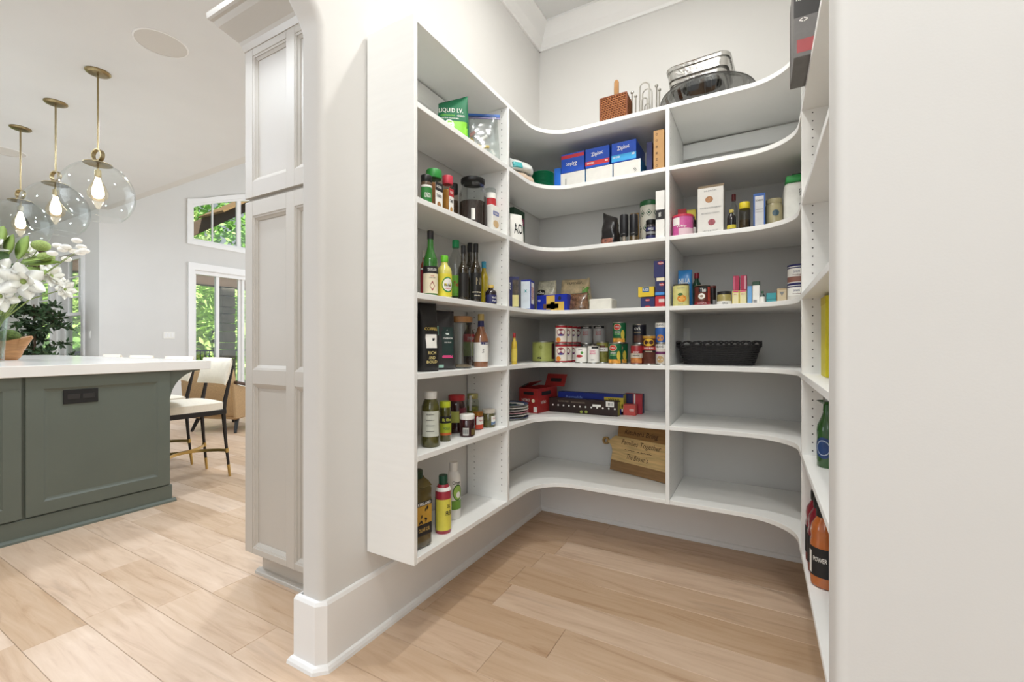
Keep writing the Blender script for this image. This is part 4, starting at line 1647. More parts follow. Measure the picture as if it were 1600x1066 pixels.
letter_bag(t, 'ELECTROLYTE DRINK MIX', 0.08, 0.006, -0.014, 0.102, PAPER, fs_)

t, w, h = bag('zip_bag', 'clear zip bag with blue seal holding small wrapped things', 'L', 725, 782, 180, 2, 0.085, 0.05, BAGF, rz=R(34), seed=4, crumple=0.007, w=0.175)
obj('zip_seal', xf(box(-0.088, 0.088, -0.004, 0.004, 0, 0.012), Matrix.Translation((0, 0, h - 0.008))), mat('#2a62b4', 0.4), t)
obj('seal_edge', xf(box(-0.088, 0.088, -0.0035, 0.0035, 0, 0.006), Matrix.Translation((0, 0, h - 0.018))), mat('#8f86b4', 0.4), t)
rc_ = random.Random(8)
for k in range(16):
    m_ = (PAPER, mat('#c98f86', 0.5), mat('#d9b95a', 0.5), mat('#cfd6d2', 0.5), PAPER)[k % 5]
    b = xf(box(-0.018, 0.018, -0.006, 0.006, -0.007, 0.007, 0.003), Matrix.Translation((rc_.uniform(-0.06, 0.06), rc_.uniform(-0.008, 0.008), rc_.uniform(0.02, 0.13))) @ Matrix.Rotation(rc_.uniform(-1.2, 1.2), 4, 'Y'))
    obj('wrapped_piece', b, m_, t)

# ---------------------------------------------------------------- left unit, spice shelf
SPICEJ = glass('#efe9df', 1.45, 0.05)
vessel('spice_jar', 'small dark-lidded spice jar with green label against the end panel', 'jar', 'L', 657, 675, 275, 3, 0.055, 'squat', mat('#5a4632', 0.25, coat=0.5), BLACK, [(0.06, 0.6, mat('#2d7a35', 0.5), -70, 70), (0.58, 0.66, PAPER, -70, 70)], [('ONION', 0.33, 1.2, 0.16, PAPER)])


def spice_box(label, px0, px1, ytop, off, capm, content, top, name, ink):
    zb = SZ[3] + 0.0006
    X, Y, w, h = measure('L', px0, px1, ytop, zb, off)
    t = thing('spice_jar', label, 'jar', (X, Y, zb), R(90))
    w = w * 0.92
    d = w * 0.78
    bh = h * 0.80
    obj('body', box(-w / 2, w / 2, -d / 2, d / 2, 0, bh, 0.008, seg=2), SPICEJ, t, True)
    obj('contents', box(-w / 2 + 0.004, w / 2 - 0.004, -d / 2 + 0.003, d / 2 - 0.003, 0.003, bh * 0.84, 0.006), content, t)
    obj('lid', lathe([(0, bh), (0.47, bh), (0.48, bh + 0.003), (0.48, h - 0.004), (0.45, h), (0, h)], 28, 1, 1).copy() if False else xf(lathe([(0, 0), (0.47, 0), (0.48, 0.05), (0.48, 0.9), (0.45, 1.0), (0, 1.0)], 28, w, h - bh), Matrix.Translation((0, 0, bh))), capm, t, True)
    obj('paper_label', box(-w * 0.34, w * 0.34, -d / 2 - 0.0009, -d / 2, bh * 0.06, bh * 0.86), PAPER, t)
    obj('printed_panel', box(-w * 0.34, w * 0.34, -d / 2 - 0.0015, -d / 2 - 0.0008, bh * 0.62, bh * 0.86), top, t)
    letter_flat(t, name[0], w * 0.48, bh * 0.08, (0, -d / 2 - 0.0021, bh * 0.74), PAPER)
    letter_flat(t, name[1], w * 0.5, bh * 0.10, (0, -d / 2 - 0.0015, bh * 0.48), ink)
    obj('printed_emblem', xf(lathe([(0, 0), (1, 0), (1, 0.0006), (0, 0.0006)], 18), Matrix.Translation((0, -d / 2 - 0.0009, bh * 0.22)) @ Matrix.Diagonal((w * 0.17, 1, bh * 0.09, 1)) @ Matrix.Rotation(R(90), 4, 'X')), content, t)
    return t


spice_box('large clear spice jar of cinnamon sticks with bright green lid', 664, 692, 267, 0.085, GREENCAP, mat('#9a6b3e', 0.7, var=0.5, scale=18, stretch=(8, 8, 0.6)), INK, ('McCORMICK', 'CINNAMON'), INK)
spice_box('clear spice jar with red lid and white label', 690, 709, 276, 0.075, REDCAP, mat('#b98a45', 0.7, var=0.2), RED, ('TONE', 'CUMIN'), INK)
vessel('spice_jar', 'small clear jar of peppercorns with black lid', 'jar', 'L', 702, 716, 288, 3, 0.165, 'squat', SPICEJ, BLACK, fill=mat('#4a3a2c', 0.7, var=0.6, scale=160), filltop=0.62)
t = vessel('storage_jar', 'large eight-sided clear jar half full of dark beans', 'jar', 'L', 717, 761, 281, 3, 0.088, 'wide', CLEARP, BLACK, fill=mat('#33241c', 0.5, var=0.6, scale=140, bump=0.8, bscale=150), filltop=0.52, seg=8)
rj = 0.0
Xj, Yj, wj, hj = measure('L', 719, 762, 281, SZ[3], 0.088)
letter_cyl(t, '||||', wj * 0.10, hj * 0.10, wj / 2 * 0.97, hj * 0.2, INK, R(-16))
obj('barcode_label', lathe([(0.99, 0.12), (0.99, 0.34)], 4, wj / 2, hj, R(-24), R(-8)), PAPER, t)
obj('paper_label', lathe([(0.985, 0.06), (0.985, 0.62)], 6, wj / 2, hj, R(38), R(78)), mat('#3b332d', 0.6), t)
vessel('milk_powder_tub', 'clear-lidded tub with red and white label behind the white carton', 'tub', 'L', 757, 775, 296, 3, 0.080, 'canister', PAPER, CLEARP, [(0.62, 0.78, RED)], [('Nestle', 0.35, 1.1, 0.12, INK)])
cartonL('small_carton', 'small white carton with blue patch at the end of the spice shelf', 'carton', 769, 781, 322, 3, 0.018, 0.03, PAPER, [('f', 0.15, 0.85, 0.62, 0.78, mat('#3a55a5', 0.5)), ('o', 0.5, 0.35, 0.3, 0.14, mat('#d9b98a', 0.6))], [('f', 'Silk', 0.5, 0.7, 0.5, 0.1, PAPER)])

# ---------------------------------------------------------------- left unit, bottle shelf
vessel('sauce_bottle', 'red sauce bottle half hidden by the end panel', 'bottle', 'L', 657, 668, 392, 4, 0.10, 'hip', mat('#8a3a22', 0.3, coat=0.4), mat('#c9c2b5', 0.4), [(0.05, 0.58, mat('#8f1d28', 0.5)), (0.58, 0.62, PAPER)], capname='cap')
vessel('port_bottle', 'tall green glass bottle with cream label and black neck', 'bottle', 'L', 661, 684, 361, 4, 0.055, 'bottle', mat('#2c6a24', 0.08, coat=0.6), INK, [(0.04, 0.34, CREAMP, -95, 95), (0.34, 0.45, INK, -95, 95)], [('TAYLOR', 0.395, 1.35, 0.042, PAPER), ('WINE', 0.30, 0.5, 0.018, RED), ('COOKING SHERRY', 0.275, 0.9, 0.015, INK), ('\u25c6', 0.15, 0.75, 0.16, mat('#9a4a44', 0.6))], capname='cap')
t = vessel('juice_bottle', 'yellow juice bottle with lime green cap and oval label', 'bottle', 'L', 683, 706, 400, 4, 0.045, 'hip', mat('#d8cf6a', 0.2, coat=0.5), mat('#6cc02c', 0.4), [(0.04, 0.56, mat('#e2d33c', 0.5), -120, 120)], capname='cap')
X_, Y_, w_, h_ = measure('L', 683, 706, 400, SZ[4], 0.045)
disc_cyl(t, w_ / 2, h_ * 0.30, w_ * 0.46, mat('#2f8a3c', 0.5), R(12), 0.95, 1.15, lift=0.0014)
disc_cyl(t, w_ / 2, h_ * 0.30, w_ * 0.38, PAPER, R(12), 0.95, 1.15, lift=0.002)
letter_cyl(t, 'Italian', w_ * 0.55, h_ * 0.06, w_ / 2 + 0.002, h_ * 0.29, INK, R(12))
letter_cyl(t, 'LEMON', w_ * 0.4, h_ * 0.035, w_ / 2 + 0.002, h_ * 0.21, RED, R(12))
vessel('soda_bottle', 'clear plastic bottle with green cap and green label behind the juice', 'bottle', 'L', 700, 724, 376, 4, 0.125, 'pet', CLEARP, mat('#1f9a5c', 0.4), [(0.1, 0.42, mat('#6fae3c', 0.4))], [('Twist', 0.28, 0.9, 0.08, RED, -5), ('UP', 0.3, 0.6, 0.1, PAPER, 40)], capname='cap')
OILB = mat('#2a2110', 0.07, coat=0.7, var=0.2)
oil_kw = dict(cat='bottle', bay='L', shelf=4, shape='tall', body=OILB, cap=INK, capname='cap')
vessel('oil_bottle', 'dark olive oil bottle beside the clear plastic bottle', px0=716, px1=732, ytop=384, off=0.06, group='dark olive oil bottles', bands=[(0.08, 0.5, mat('#1d1a17', 0.5), -80, 80)], **oil_kw)
vessel('oil_bottle', 'dark olive oil bottle behind the other two, with the tallest neck', px0=726, px1=743, ytop=380, off=0.135, group='dark olive oil bottles', **oil_kw)
vessel('oil_bottle', 'dark olive oil bottle with pale lettering and silver stripe label', px0=735, px1=752, ytop=381, off=0.06, group='dark olive oil bottles', bands=[(0.06, 0.5, mat('#1b1916', 0.5), -80, 80), (0.17, 0.185, CREAMP, -60, 60)], texts=[('N', 0.36, 0.9, 0.12, mat('#8f8468', 0.5), 10), ('EXTRA VIRGIN', 0.12, 1.1, 0.02, CREAMP)], **oil_kw)
vessel('oil_bottle', 'small yellow oil bottle with light blue cap', 'bottle', 'L', 749, 763, 409, 4, 0.12, 'hip', mat('#b7a21c', 0.1, coat=0.6), mat('#3aa2c6', 0.4), capname='cap')
vessel('extract_bottle', 'tiny dark bottle with yellow cap at the end of the bottle shelf', 'bottle', 'L', 758, 776, 446, 4, 0.05, 'hip', mat('#241a1c', 0.12, coat=0.6), mat('#d9b85a', 0.4), [(0.08, 0.5, NAVY, -70, 90)], [('Vanilla', 0.36, 1.0, 0.1, PAPER, 20), ('Pure', 0.2, 0.8, 0.1, PAPER, 20)], capname='cap')

# ---------------------------------------------------------------- left unit, coffee shelf
t, w, h = bag('coffee_bag', 'tall matte black coffee bag with cream picture panel', 'L', 657, 678, 474, 5, 0.065, 0.075, mat('#1a1918', 0.5), rz=R(72), seed=3, crumple=0.004, w=0.095)
fs_ = film(t)
patch(t, 0.05, 0.055, -0.06, PAPER, 0, h * 0.44, src=fs_)
letter_bag(t, 'COFFEE', 0.06, 0.012, 0, h * 0.62, mat('#cbb25a', 0.5), fs_)
letter_bag(t, 'RICH', 0.035, 0.013, 0, h * 0.27, mat('#e0cf8a', 0.5), fs_)
letter_bag(t, 'AND', 0.03, 0.012, 0, h * 0.20, mat('#e0cf8a', 0.5), fs_)
letter_bag(t, 'BOLD', 0.05, 0.011, 0, h * 0.14, mat('#e0cf8a', 0.5), fs_)
t, w, h = bag('coffee_bag', 'dark folded coffee bag with green round emblem', 'L', 678, 704, 486, 5, 0.09, 0.085, mat('#2d2a2b', 0.4, coat=0.2), rz=R(48), seed=7, crumple=0.007, w=0.115)
fs_ = film(t)
patch(t, 0.052, h * 0.52, -0.06, mat('#15302b', 0.5), 0.018, h * 0.46, src=fs_)
patch(t, 0.022, 0.022, -0.07, mat('#dfe8e2', 0.5), 0.018, h * 0.63, oval=True, src=fs_, name='printed_emblem')
letter_bag(t, 'STARBUCKS', 0.042, 0.007, 0.018, h * 0.53, PAPER, fs_)
letter_bag(t, 'DARK ROAST', 0.03, 0.005, 0.018, h * 0.46, PAPER, fs_)
patch(t, 0.05, 0.012, -0.07, PINK, 0.018, h * 0.22, src=fs_)
patch(t, 0.03, h * 0.16, -0.07, mat('#8fc9b4', 0.5), -0.036, h * 0.66, src=fs_, name='pale_swirl')
patch(t, 0.04, h * 0.05, -0.07, mat('#a8d6c6', 0.5), -0.02, h * 0.06, src=fs_, name='pale_swirl')
t = vessel('storage_jar', 'tall clear cylinder jar with round wooden lid', 'jar', 'L', 702, 737, 495, 5, 0.085, 'canister', CLEARP, mat('#9b7044', 0.5, var=0.2, scale=20), fill=mat('#8d7a5c', 0.6, var=0.2), filltop=0.055, w=0.108)
vessel('syrup_bottle', 'red-labelled bottle behind the jar with the wooden lid', 'bottle', 'L', 724, 742, 497, 5, 0.165, 'hip', mat('#3a2418', 0.15, coat=0.6), BLACK, [(0.2, 0.5, mat('#7d8a4a', 0.5)), (0.5, 0.66, RED)], [('SYRUP', 0.57, 1.2, 0.07, PAPER)], capname='cap')
vessel('syrup_bottle', 'syrup bottle with white and navy label at the end of the coffee shelf', 'bottle', 'L', 740, 763, 491, 5, 0.065, 'bottle', mat('#8b5a3c', 0.08, coat=0.7, var=0.3, scale=4), mat('#b79f5a', 0.35), [(0.1, 0.46, PAPER, -110, 110), (0.42, 0.47, NAVY, -20, 110), (0.76, 0.88, NAVY)], [('VANILLA', 0.445, 0.9, 0.03, PAPER, 35), ('Syrup', 0.3, 0.5, 0.05, INK, 0, 90)], capname='cap')

# ---------------------------------------------------------------- left unit, pickle shelf
PICK = mat('#4c4a1c', 0.12, coat=0.7, var=0.35, scale=40)
vessel('relish_bottle', 'large green relish squeeze bottle with white cap', 'bottle', 'L', 658, 688, 612, 6, 0.065, 'squeeze', PICK, WHITE, [(0.2, 0.66, mat('#c9ccc0', 0.5), -75, 40)], [('NUTRITION', 0.6, 0.8, 0.02, INK, -18), ('________', 0.5, 0.9, 0.01, INK, -18), ('________', 0.4, 0.9, 0.01, INK, -18), ('________', 0.3, 0.9, 0.01, INK, -18)], capname='cap')
vessel('pickle_jar', 'pickle jar with bright lime lid and dark label', 'jar', 'L', 686, 705, 627, 6, 0.075, 'jar', PICK, LIME, [(0.22, 0.46, mat('#a6b42c', 0.5), -110, 110), (0.46, 0.64, INK, -110, 110), (0.16, 0.22, mat('#c8622c', 0.5), -110, 110)], [('Mt. Olive', 0.55, 1.5, 0.08, mat('#d6dc5a', 0.5)), ('PICKLES', 0.33, 1.1, 0.06, DKGREEN)])
vessel('olive_jar', 'large jar of dark olives with wide red lid', 'jar', 'L', 699, 728, 617, 6, 0.15, 'jar', mat('#3a1a18', 0.1, coat=0.7, var=0.4, scale=30), mat('#b02a30', 0.4), [(0.28, 0.58, mat('#c9cf6a', 0.5), -100, 0), (0.28, 0.66, mat('#6d2030', 0.5), 0, 80)], [('KALAMATA', 0.5, 0.9, 0.05, PAPER, 40)])
vessel('olive_jar', 'clear jar of green olives at the back of the pickle shelf', 'jar', 'L', 729, 748, 615, 6, 0.155, 'jar', glass('#eef0e6', 1.45, 0.04), mat('#9a9460', 0.3, 0.6), [(0.5, 0.95, mat('#d8d8d2', 0.5), -50, -25)], fill=mat('#7d8033', 0.3, var=0.5, scale=60, bump=1.0, bscale=50), filltop=0.62)
vessel('jam_jar', 'short dark jam jar with white lid at the front of the pickle shelf', 'jar', 'L', 718, 742, 647, 6, 0.05, 'squat', mat('#341318', 0.1, coat=0.7, var=0.2), WHITE, [(0.08, 0.42, mat('#b9b9b4', 0.5), -50, -5), (0.08, 0.36, mat('#6a5a2c', 0.5), 15, 70)], [('|||||', 0.25, 0.6, 0.2, INK, -28)])
vessel('pepper_jar', 'small red-labelled jar with gold lid', 'jar', 'L', 738, 755, 643, 6, 0.095, 'squat', mat('#7a1f22', 0.12, coat=0.6), mat('#a9712c', 0.3, 0.5), [(0.3, 0.72, PAPER, -30, 70), (0.06, 0.3, mat('#c8472c', 0.5), -40, 70)], [('Peppers', 0.52, 1.0, 0.1, RED, 20)])
vessel('caper_jar', 'small jar with pale lid and blue label nearest the upright', 'jar', 'L', 753, 774, 639, 6, 0.085, 'squat', mat('#5c5a36', 0.15, coat=0.6, var=0.4, scale=60), mat('#c9c2b4', 0.35), [(0.14, 0.64, PAPER, 5, 75), (0.14, 0.32, SKY, 5, 75)], [('Capers', 0.5, 0.7, 0.1, RED, 40)])

# ---------------------------------------------------------------- left unit, lowest shelf
zb = SZ[7] + 0.0006
X_, Y_, w_, h_ = measure('L', 657, 681, 727, zb, 0.075)
t = thing('oil_jug', 'big square olive jug with green cap and gold label on the lowest shelf', 'jug', (-1.196, 1.352, zb), R(80))
w_ = 0.09
bh = h_ * 0.80
obj('body', xf(box(-w_ / 2, w_ / 2, -0.05, 0.05, 0, bh, 0.014, seg=2), Matrix()), mat('#4f431f', 0.12, coat=0.7, var=0.35, scale=18), t, True)
obj('shoulder', xf(lathe([(0.70, 0), (0.55, 0.5), (0.36, 0.85), (0.34, 1.0), (0, 1.0)], 4, w_, h_ * 0.13, rot=R(45)), Matrix.Translation((0, 0, bh - 0.004))), mat('#5a4d26', 0.12, coat=0.7), t, True)
obj('cap', xf(lathe([(0, 0), (0.22, 0), (0.22, 0.9), (0.2, 1), (0, 1)], 20, w_ * 1.4, h_ * 0.1), Matrix.Translation((0, 0, bh + h_ * 0.09))), mat('#1d3a22', 0.4), t, True)
obj('paper_label', box(-w_ * 0.42, w_ * 0.42, -0.0512, -0.0498, bh * 0.36, bh * 0.76), mat('#b98f34', 0.5), t)
obj('printed_panel', box(-w_ * 0.42, w_ * 0.42, -0.0518, -0.0506, bh * 0.22, bh * 0.40), INK, t)
obj('printed_panel', box(-w_ * 0.42, w_ * 0.42, -0.0522, -0.0511, bh * 0.70, bh * 0.765), INK, t)
letter_flat(t, 'KIRKLAND', w_ * 0.7, bh * 0.045, (0, -0.0528, bh * 0.733), PAPER)
letter_flat(t, 'OLIVE OIL', w_ * 0.62, bh * 0.06, (0, -0.0524, bh * 0.31), mat('#c9a65c', 0.5))
rl_ = random.Random(4)
for k in range(9):
    obj('printed_leaf', xf(leaf((0, 0, 0), (1, 0, 0), (0, -1, 0), 0.016, 0.003, 0.0), Matrix.Translation((rl_.uniform(-0.022, 0.018), -0.0528, bh * rl_.uniform(0.45, 0.66))) @ Matrix.Rotation(rl_.uniform(0, 6), 4, 'Y')), INK, t)
t = vessel('spray_can', 'red and yellow cooking spray can with dark green cap', 'spray can', 'L', 680, 705, 742, 7, 0.062, 'spray', mat('#a02c3c', 0.3, coat=0.4), mat('#174a35', 0.4), [(0.06, 0.60, mat('#d9cf52', 0.4), -75, 180), (0.08, 0.62, mat('#173d33', 0.4), -150, -75), (0.74, 0.80, WHITE)], [('OIL', 0.48, 0.5, 0.06, INK, 25), ('FRESH', 0.36, 1.0, 0.08, INK, 30)], capname='cap')
t = vessel('spray_can', 'tall white avocado oil spray can beside the red and yellow one', 'spray can', 'L', 697, 720, 722, 7, 0.115, 'spray', WHITE, WHITE, [(0.18, 0.34, mat('#6f9c3a', 0.5), -30, 100)], [('Chosen', 0.66, 1.2, 0.06, INK, 10)], capname='nozzle')
X_, Y_, w_, h_ = measure('L', 697, 720, 722, SZ[7], 0.115)
disc_cyl(t, w_ / 2, h_ * 0.48, w_ * 0.42, mat('#3f6a24', 0.5), R(18), 0.85, 1.3, lift=0.0014)
disc_cyl(t, w_ / 2, h_ * 0.48, w_ * 0.36, mat('#9cc05a', 0.5), R(18), 0.85, 1.3, lift=0.002)
disc_cyl(t, w_ / 2, h_ * 0.44, w_ * 0.18, PAPER, R(22), 0.9, 1.2, lift=0.0026)

# ---------------------------------------------------------------- corner unit, second shelf
t, w, h = bag('soft_pack', 'beige soft pack lying under the clear and teal one', 'L', 796, 826, 256, 2, 0.075, 0.13, mat('#c9b39c', 0.5, var=0.2, scale=20), rz=R(70), seed=12, crumple=0.008, w=0.17, h=0.06, cat='pack')
t, w, h = bag('soft_pack', 'clear and teal soft pack of white napkins on top of the beige one', 'L', 796, 826, 236, 2, 0.08, 0.12, mat('#d8dcd8', 0.3, var=0.1, coat=0.5), rz=R(66), seed=13, crumple=0.01, w=0.165, zb=SZ[2] + 0.062, h=0.07, cat='pack')
patch(t, 0.06, 0.035, -0.06, mat('#3fa6a8', 0.4), -0.05, 0.024, src=film(t))
X_, Y_ = spot('B', 848, 0.065)
GP = mat('#127a52', 0.35)
ORD = ('bottom', 'second', 'third', 'fourth', 'fifth', 'sixth', 'seventh', 'eighth', 'ninth', 'tenth', 'eleventh', 'topmost')
for k in range(12):
    zz = SZ[2] + 0.0006 + k * 0.0098
    t = thing('plastic_plate', 'green plastic plate, %s of the stack beside the bright blue pack' % (ORD[k] if k in (0, 11) else ORD[k] + ' from the bottom'), 'plate', (X_, Y_, zz), 0, 'stack of green plastic plates')
    obj('dish', lathe([(0, 0), (0.62, 0), (0.80, 0.003), (0.97, 0.0072), (1, 0.0078), (1, 0.0092), (0.96, 0.0088), (0.78, 0.0048), (0.62, 0.0024), (0, 0.0024)], 32, 0.068, 1), GP, t, True)
cartonB('napkin_pack', 'narrow bright blue pack between the green plates and the white boxes', 'pack', 866, 876, 263, 2, 0.10, 0.10, mat('#2d6fd0', 0.35))
WB_ = mat('#dcd9d2', 0.5, var=0.04)
BB = mat('#1b4db6', 0.35)
Z2 = SZ[2]
wl_ = [(876, 914, 268, 'lowest white-fronted bag box beside the green plates'), (915.5, 957, 257.5, 'white-fronted bag box in the middle of the bottom row'), (958.5, 1001, 248.5, 'white-fronted bag box at the brown box end of the bottom row')]
tops = []
for i, (a, b_, yt, lb) in enumerate(wl_):
    Y = YF + 0.10
    Xm = (XB(a, Y) + XB(b_, Y)) / 2
    h = 0.112
    cartonB('bag_box', lb, 'box', a, b_, yt, 2, 0.10, 0.24, WB_, [('r', 0.0, 1.0, 0.0, 1.0, mat('#2f7fb8', 0.4))], [('f', '|||', 0.22 if i == 0 else 0.8, 0.5, 0.05 if i == 0 else 0.12, 0.4 if i == 0 else 0.12, INK, 0 if i == 0 else 60)] if i != 1 else (), 'bottom row of freezer bag boxes', h=h)
    tops.append(h)
bl_ = [(877, 912.5, 'blue and red freezer bag box with upside-down white lettering'), (914.5, 952, 'blue and red freezer bag box with white lettering in the middle'), (955.5, 994, 'blue and light blue freezer bag box with white lettering')]
for i, (a, b_, lb) in enumerate(bl_):
    acc = mat('#c0303a', 0.4) if i < 2 else mat('#3aa0d8', 0.4)
    if i == 0:
        pr_ = [('f', 0.0, 1.0, 0.74, 0.92, acc, 'printed_band')]
        tx_ = [('f', 'Ziploc', 0.46, 0.42, 0.5, 0.26, PAPER, 180)]
    elif i == 1:
        pr_ = [('f', 0.0, 1.0, 0.12, 0.34, acc, 'printed_band')]
        tx_ = [('f', 'Ziploc', 0.5, 0.66, 0.5, 0.26, PAPER, -6), ('f', 'SANDWICH', 0.22, 0.24, 0.3, 0.1, PAPER), ('f', '90', 0.88, 0.24, 0.12, 0.1, PAPER)]
    else:
        pr_ = [('f', 0.0, 1.0, 0.05, 0.38, acc, 'printed_band')]
        tx_ = [('f', 'Ziploc', 0.48, 0.68, 0.5, 0.27, PAPER, -6), ('f', 'EASY OPEN', 0.2, 0.26, 0.3, 0.1, PAPER), ('f', '38', 0.88, 0.3, 0.12, 0.1, PAPER)]
    cartonB('bag_box', lb, 'box', a, b_, 0, 2, 0.098, 0.22, BB, pr_, tx_, 'top row of freezer bag boxes', zb=SZ[2] + 0.113, h=0.112)
cartonB('brown_carton', 'tall brown cardboard box with a column of printed symbols', 'box', 1021, 1037.5, 203, 2, 0.05, 0.22, KRAFT, texts=[('f', c_, 0.32, 0.9 - 0.15 * k, 0.2, 0.06, mat('#5a3f28', 0.6)) for k, c_ in enumerate(('O', 'O', '@', '#', 'Z', 'O'))])
cartonB('slim_box', 'slim dark red and blue box wedged beside the brown cardboard box', 'box', 1010, 1019, 222, 2, 0.12, 0.2, NAVY, [('f', 0, 1, 0, 0.2, RED)])

# ---------------------------------------------------------------- corner unit, third shelf
t, w, h = bag('candle_bag', 'white paper bag with large printed letters at the upright', 'L', 800, 812, 337, 3, 0.07, 0.06, PAPER, rz=R(60), seed=21, crumple=0.002, w=0.09, h=0.17, cat='bag')
letter_bag(t, 'AO', 0.055, 0.06, 0, h * 0.5, INK, film(t))
cartonL('seed_box', 'dark green and red printed box standing behind the white paper bag', 'box', 803, 820, 328, 3, 0.16, 0.05, mat('#23432f', 0.5, var=0.3, scale=40), [('f', 0.1, 0.9, 0.66, 0.82, mat('#9a2f5c', 0.5)), ('f', 0.3, 1, 0.02, 0.3, mat('#9a5a3c', 0.6))], [('f', 'GARDEN', 0.5, 0.74, 0.6, 0.08, PAPER), ('f', 'SOY', 0.6, 0.5, 0.4, 0.06, PAPER)])
t, w, h = bag('snack_bag', 'black foil bag with pinched corner on the third shelf', 'B', 940, 968, 334, 3, 0.13, 0.09, mat('#1e1b1c', 0.3, coat=0.4), rz=R(-12), seed=31, crumple=0.009, peak=-0.05, h=0.185)
patch(t, w * 0.7, 0.035, -0.06, mat('#8f5a4a', 0.5, var=0.4, scale=60), 0, 0.03, src=film(t))
BG = mat('#1c1b1e', 0.35)
for i, (a, b_, yt, lb) in enumerate(((968.5, 982, 336, 'black electric grinder with clear foot beside the black foil bag'), (983.5, 997, 335.5, 'black electric grinder with clear foot beside the patterned canister'))):
    zb = SZ[3] + 0.0006
    X_, Y_, w_, h_ = measure('B', a, b_, yt, zb, 0.075)
    t = thing('grinder', lb, 'grinder', (X_, Y_, zb), 0, 'pair of black electric grinders')
    r_ = w_ / 2
    obj('body', lathe([(0, 0.27), (0.95, 0.27), (1, 0.28), (1, 0.95), (0.93, 0.99), (0.8, 1), (0, 1)], 24, r_, h_), BG, t, True)
    obj('clear_foot', lathe([(0, 0), (0.85, 0), (0.9, 0.02), (0.9, 0.27), (0, 0.27)], 24, r_, h_), CLEARP, t, True)
    obj('core', lathe([(0, 0.01), (0.4, 0.01), (0.4, 0.26), (0, 0.26)], 14, r_, h_), mat('#b9a48e', 0.4), t, True)
    letter_cyl(t, 'mill', r_ * 0.8, 0.004, r_, h_ * 0.33, mat('#a9a9a9', 0.4))
t, w, h = bag('tan_bag', 'small tan paper bag half hidden behind the black grinder', 'B', 984, 999, 330, 3, 0.20, 0.06, mat('#a8824c', 0.6, var=0.15), seed=41, crumple=0.005, h=0.2)
GPAT = mat('#1f5a34', 0.4)
t = vessel('patterned_canister', 'white canister with dark green diamond pattern and green lid', 'canister', 'B', 1000, 1030, 316, 3, 0.24, 'canister', mat('#e8e4d4', 0.5), mat('#2a6a3c', 0.4))
X_, Y_, w_, h_ = measure('B', 1000, 1030, 316, SZ[3], 0.24)
for rw, zc in enumerate((0.72, 0.40, 0.12)):
    for k in range(8):
        an = k * 45 + (22.5 if rw % 2 else 0)
        for (rd, m_) in ((0.155, GPAT), (0.115, mat('#e8e4d4', 0.5)), (0.06, GPAT)):
            disc_cyl(t, w_ / 2, h_ * zc, w_ * rd, m_, R(an), 1.0, 1.25, 'printed_diamond', 0.001 + (0.155 - rd) * 0.01, 4)
vessel('dark_jar', 'short dark jar with black lid and navy label in front of the patterned canister', 'jar', 'B', 1009, 1025, 337, 3, 0.12, 'squat', mat('#3a3636', 0.15, coat=0.6), BLACK, [(0.06, 0.3, NAVY, -90, 90), (0.36, 0.46, GREY, -90, 90), (0.5, 0.66, NAVY, -90, 90)], [('WHOLE', 0.58, 1.1, 0.09, PAPER)], h=0.125)
cartonB('white_box', 'plain white box with black sleeve against the middle upright', 'box', 1024.5, 1038.5, 298, 3, 0.035, 0.16, WHITE, [('f', 0, 1, 0.40, 0.60, INK, 'black_sleeve'), ('l', 0, 1, 0.40, 0.60, INK, 'black_sleeve')], [('f', 'vitamix', 0.5, 0.5, 0.5, 0.06, PAPER, 90)])

# ---------------------------------------------------------------- corner unit, fourth shelf
zs = SZ[4]
carton('pasta_box', 'dark navy pasta box at the upright on the fourth shelf', 'box', -1.172, 2.10, 0.075, 0.05, 0.172, zs, R(30), NAVY, [('f', 0.5, 0.95, 0.05, 0.42, mat('#d9cf8a', 0.5)), ('f', 0.5, 0.95, 0.42, 0.9, mat('#4a4034', 0.5, var=0.5, scale=60))], [('f', 'PENNE', 0.25, 0.7, 0.5, 0.12, PAPER, 90)])
t = carton('tall_box', 'tall white-fronted box with blue sides and red lettering', 'box', -1.150, 2.215, 0.058, 0.085, 0.168, zs, R(12), mat('#1f2f9a', 0.45), [('f', 0.02, 0.93, 0.03, 0.95, mat('#dfe8ee', 0.5)), ('r', 0.15, 0.8, 0.2, 0.92, PAPER)], [('r', 'DISHWASH', 0.46, 0.56, 0.8, 0.3, RED, 90), ('f', 'x', 0.5, 0.62, 0.3, 0.1, TEAL)])
t = cartonB('biscuit_box', 'long royal blue biscuit box with yellow wafer picture', 'box', 839, 886, 457, 4, 0.03, 0.055, mat('#1a2fa0', 0.4), [('f', 0.32, 0.60, 0.1, 0.95, mat('#d9b350', 0.6)), ('f', 0.46, 0.9, 0.0, 0.55, mat('#d9b350', 0.6)), ('f', 0.22, 0.72, 0.16, 0.44, mat('#6f4d2b', 0.6, var=0.2, scale=60)), ('o', 0.76, 0.05, 0.76, 0.12, INK)], [('f', 'OREO', 0.08, 0.66, 0.09, 0.14, PAPER)], h=0.098)
t, w, h = bag('pasta_bag', 'clear bag of pale pasta with dark oval label behind the blue biscuit box', 'B', 838, 872, 429, 4, 0.19, 0.10, mat('#cdc8ae', 0.25, var=0.3, scale=50, coat=0.6), seed=51, crumple=0.012, h=0.205)
patch(t, 0.065, 0.045, -0.08, mat('#2c2a26', 0.5), -0.03, h * 0.62, oval=True, src=film(t))
letter_bag(t, 'PASTA', 0.045, 0.01, -0.03, h * 0.62, PAPER, film(t))
t, w, h = bag('tortilla_bag', 'wide clear bag of tan tostadas with green edge at the back of the fourth shelf', 'B', 873, 926, 430, 4, 0.25, 0.11, mat('#ccb78f', 0.3, var=0.3, scale=24, coat=0.6), seed=57, crumple=0.010, h=0.21)
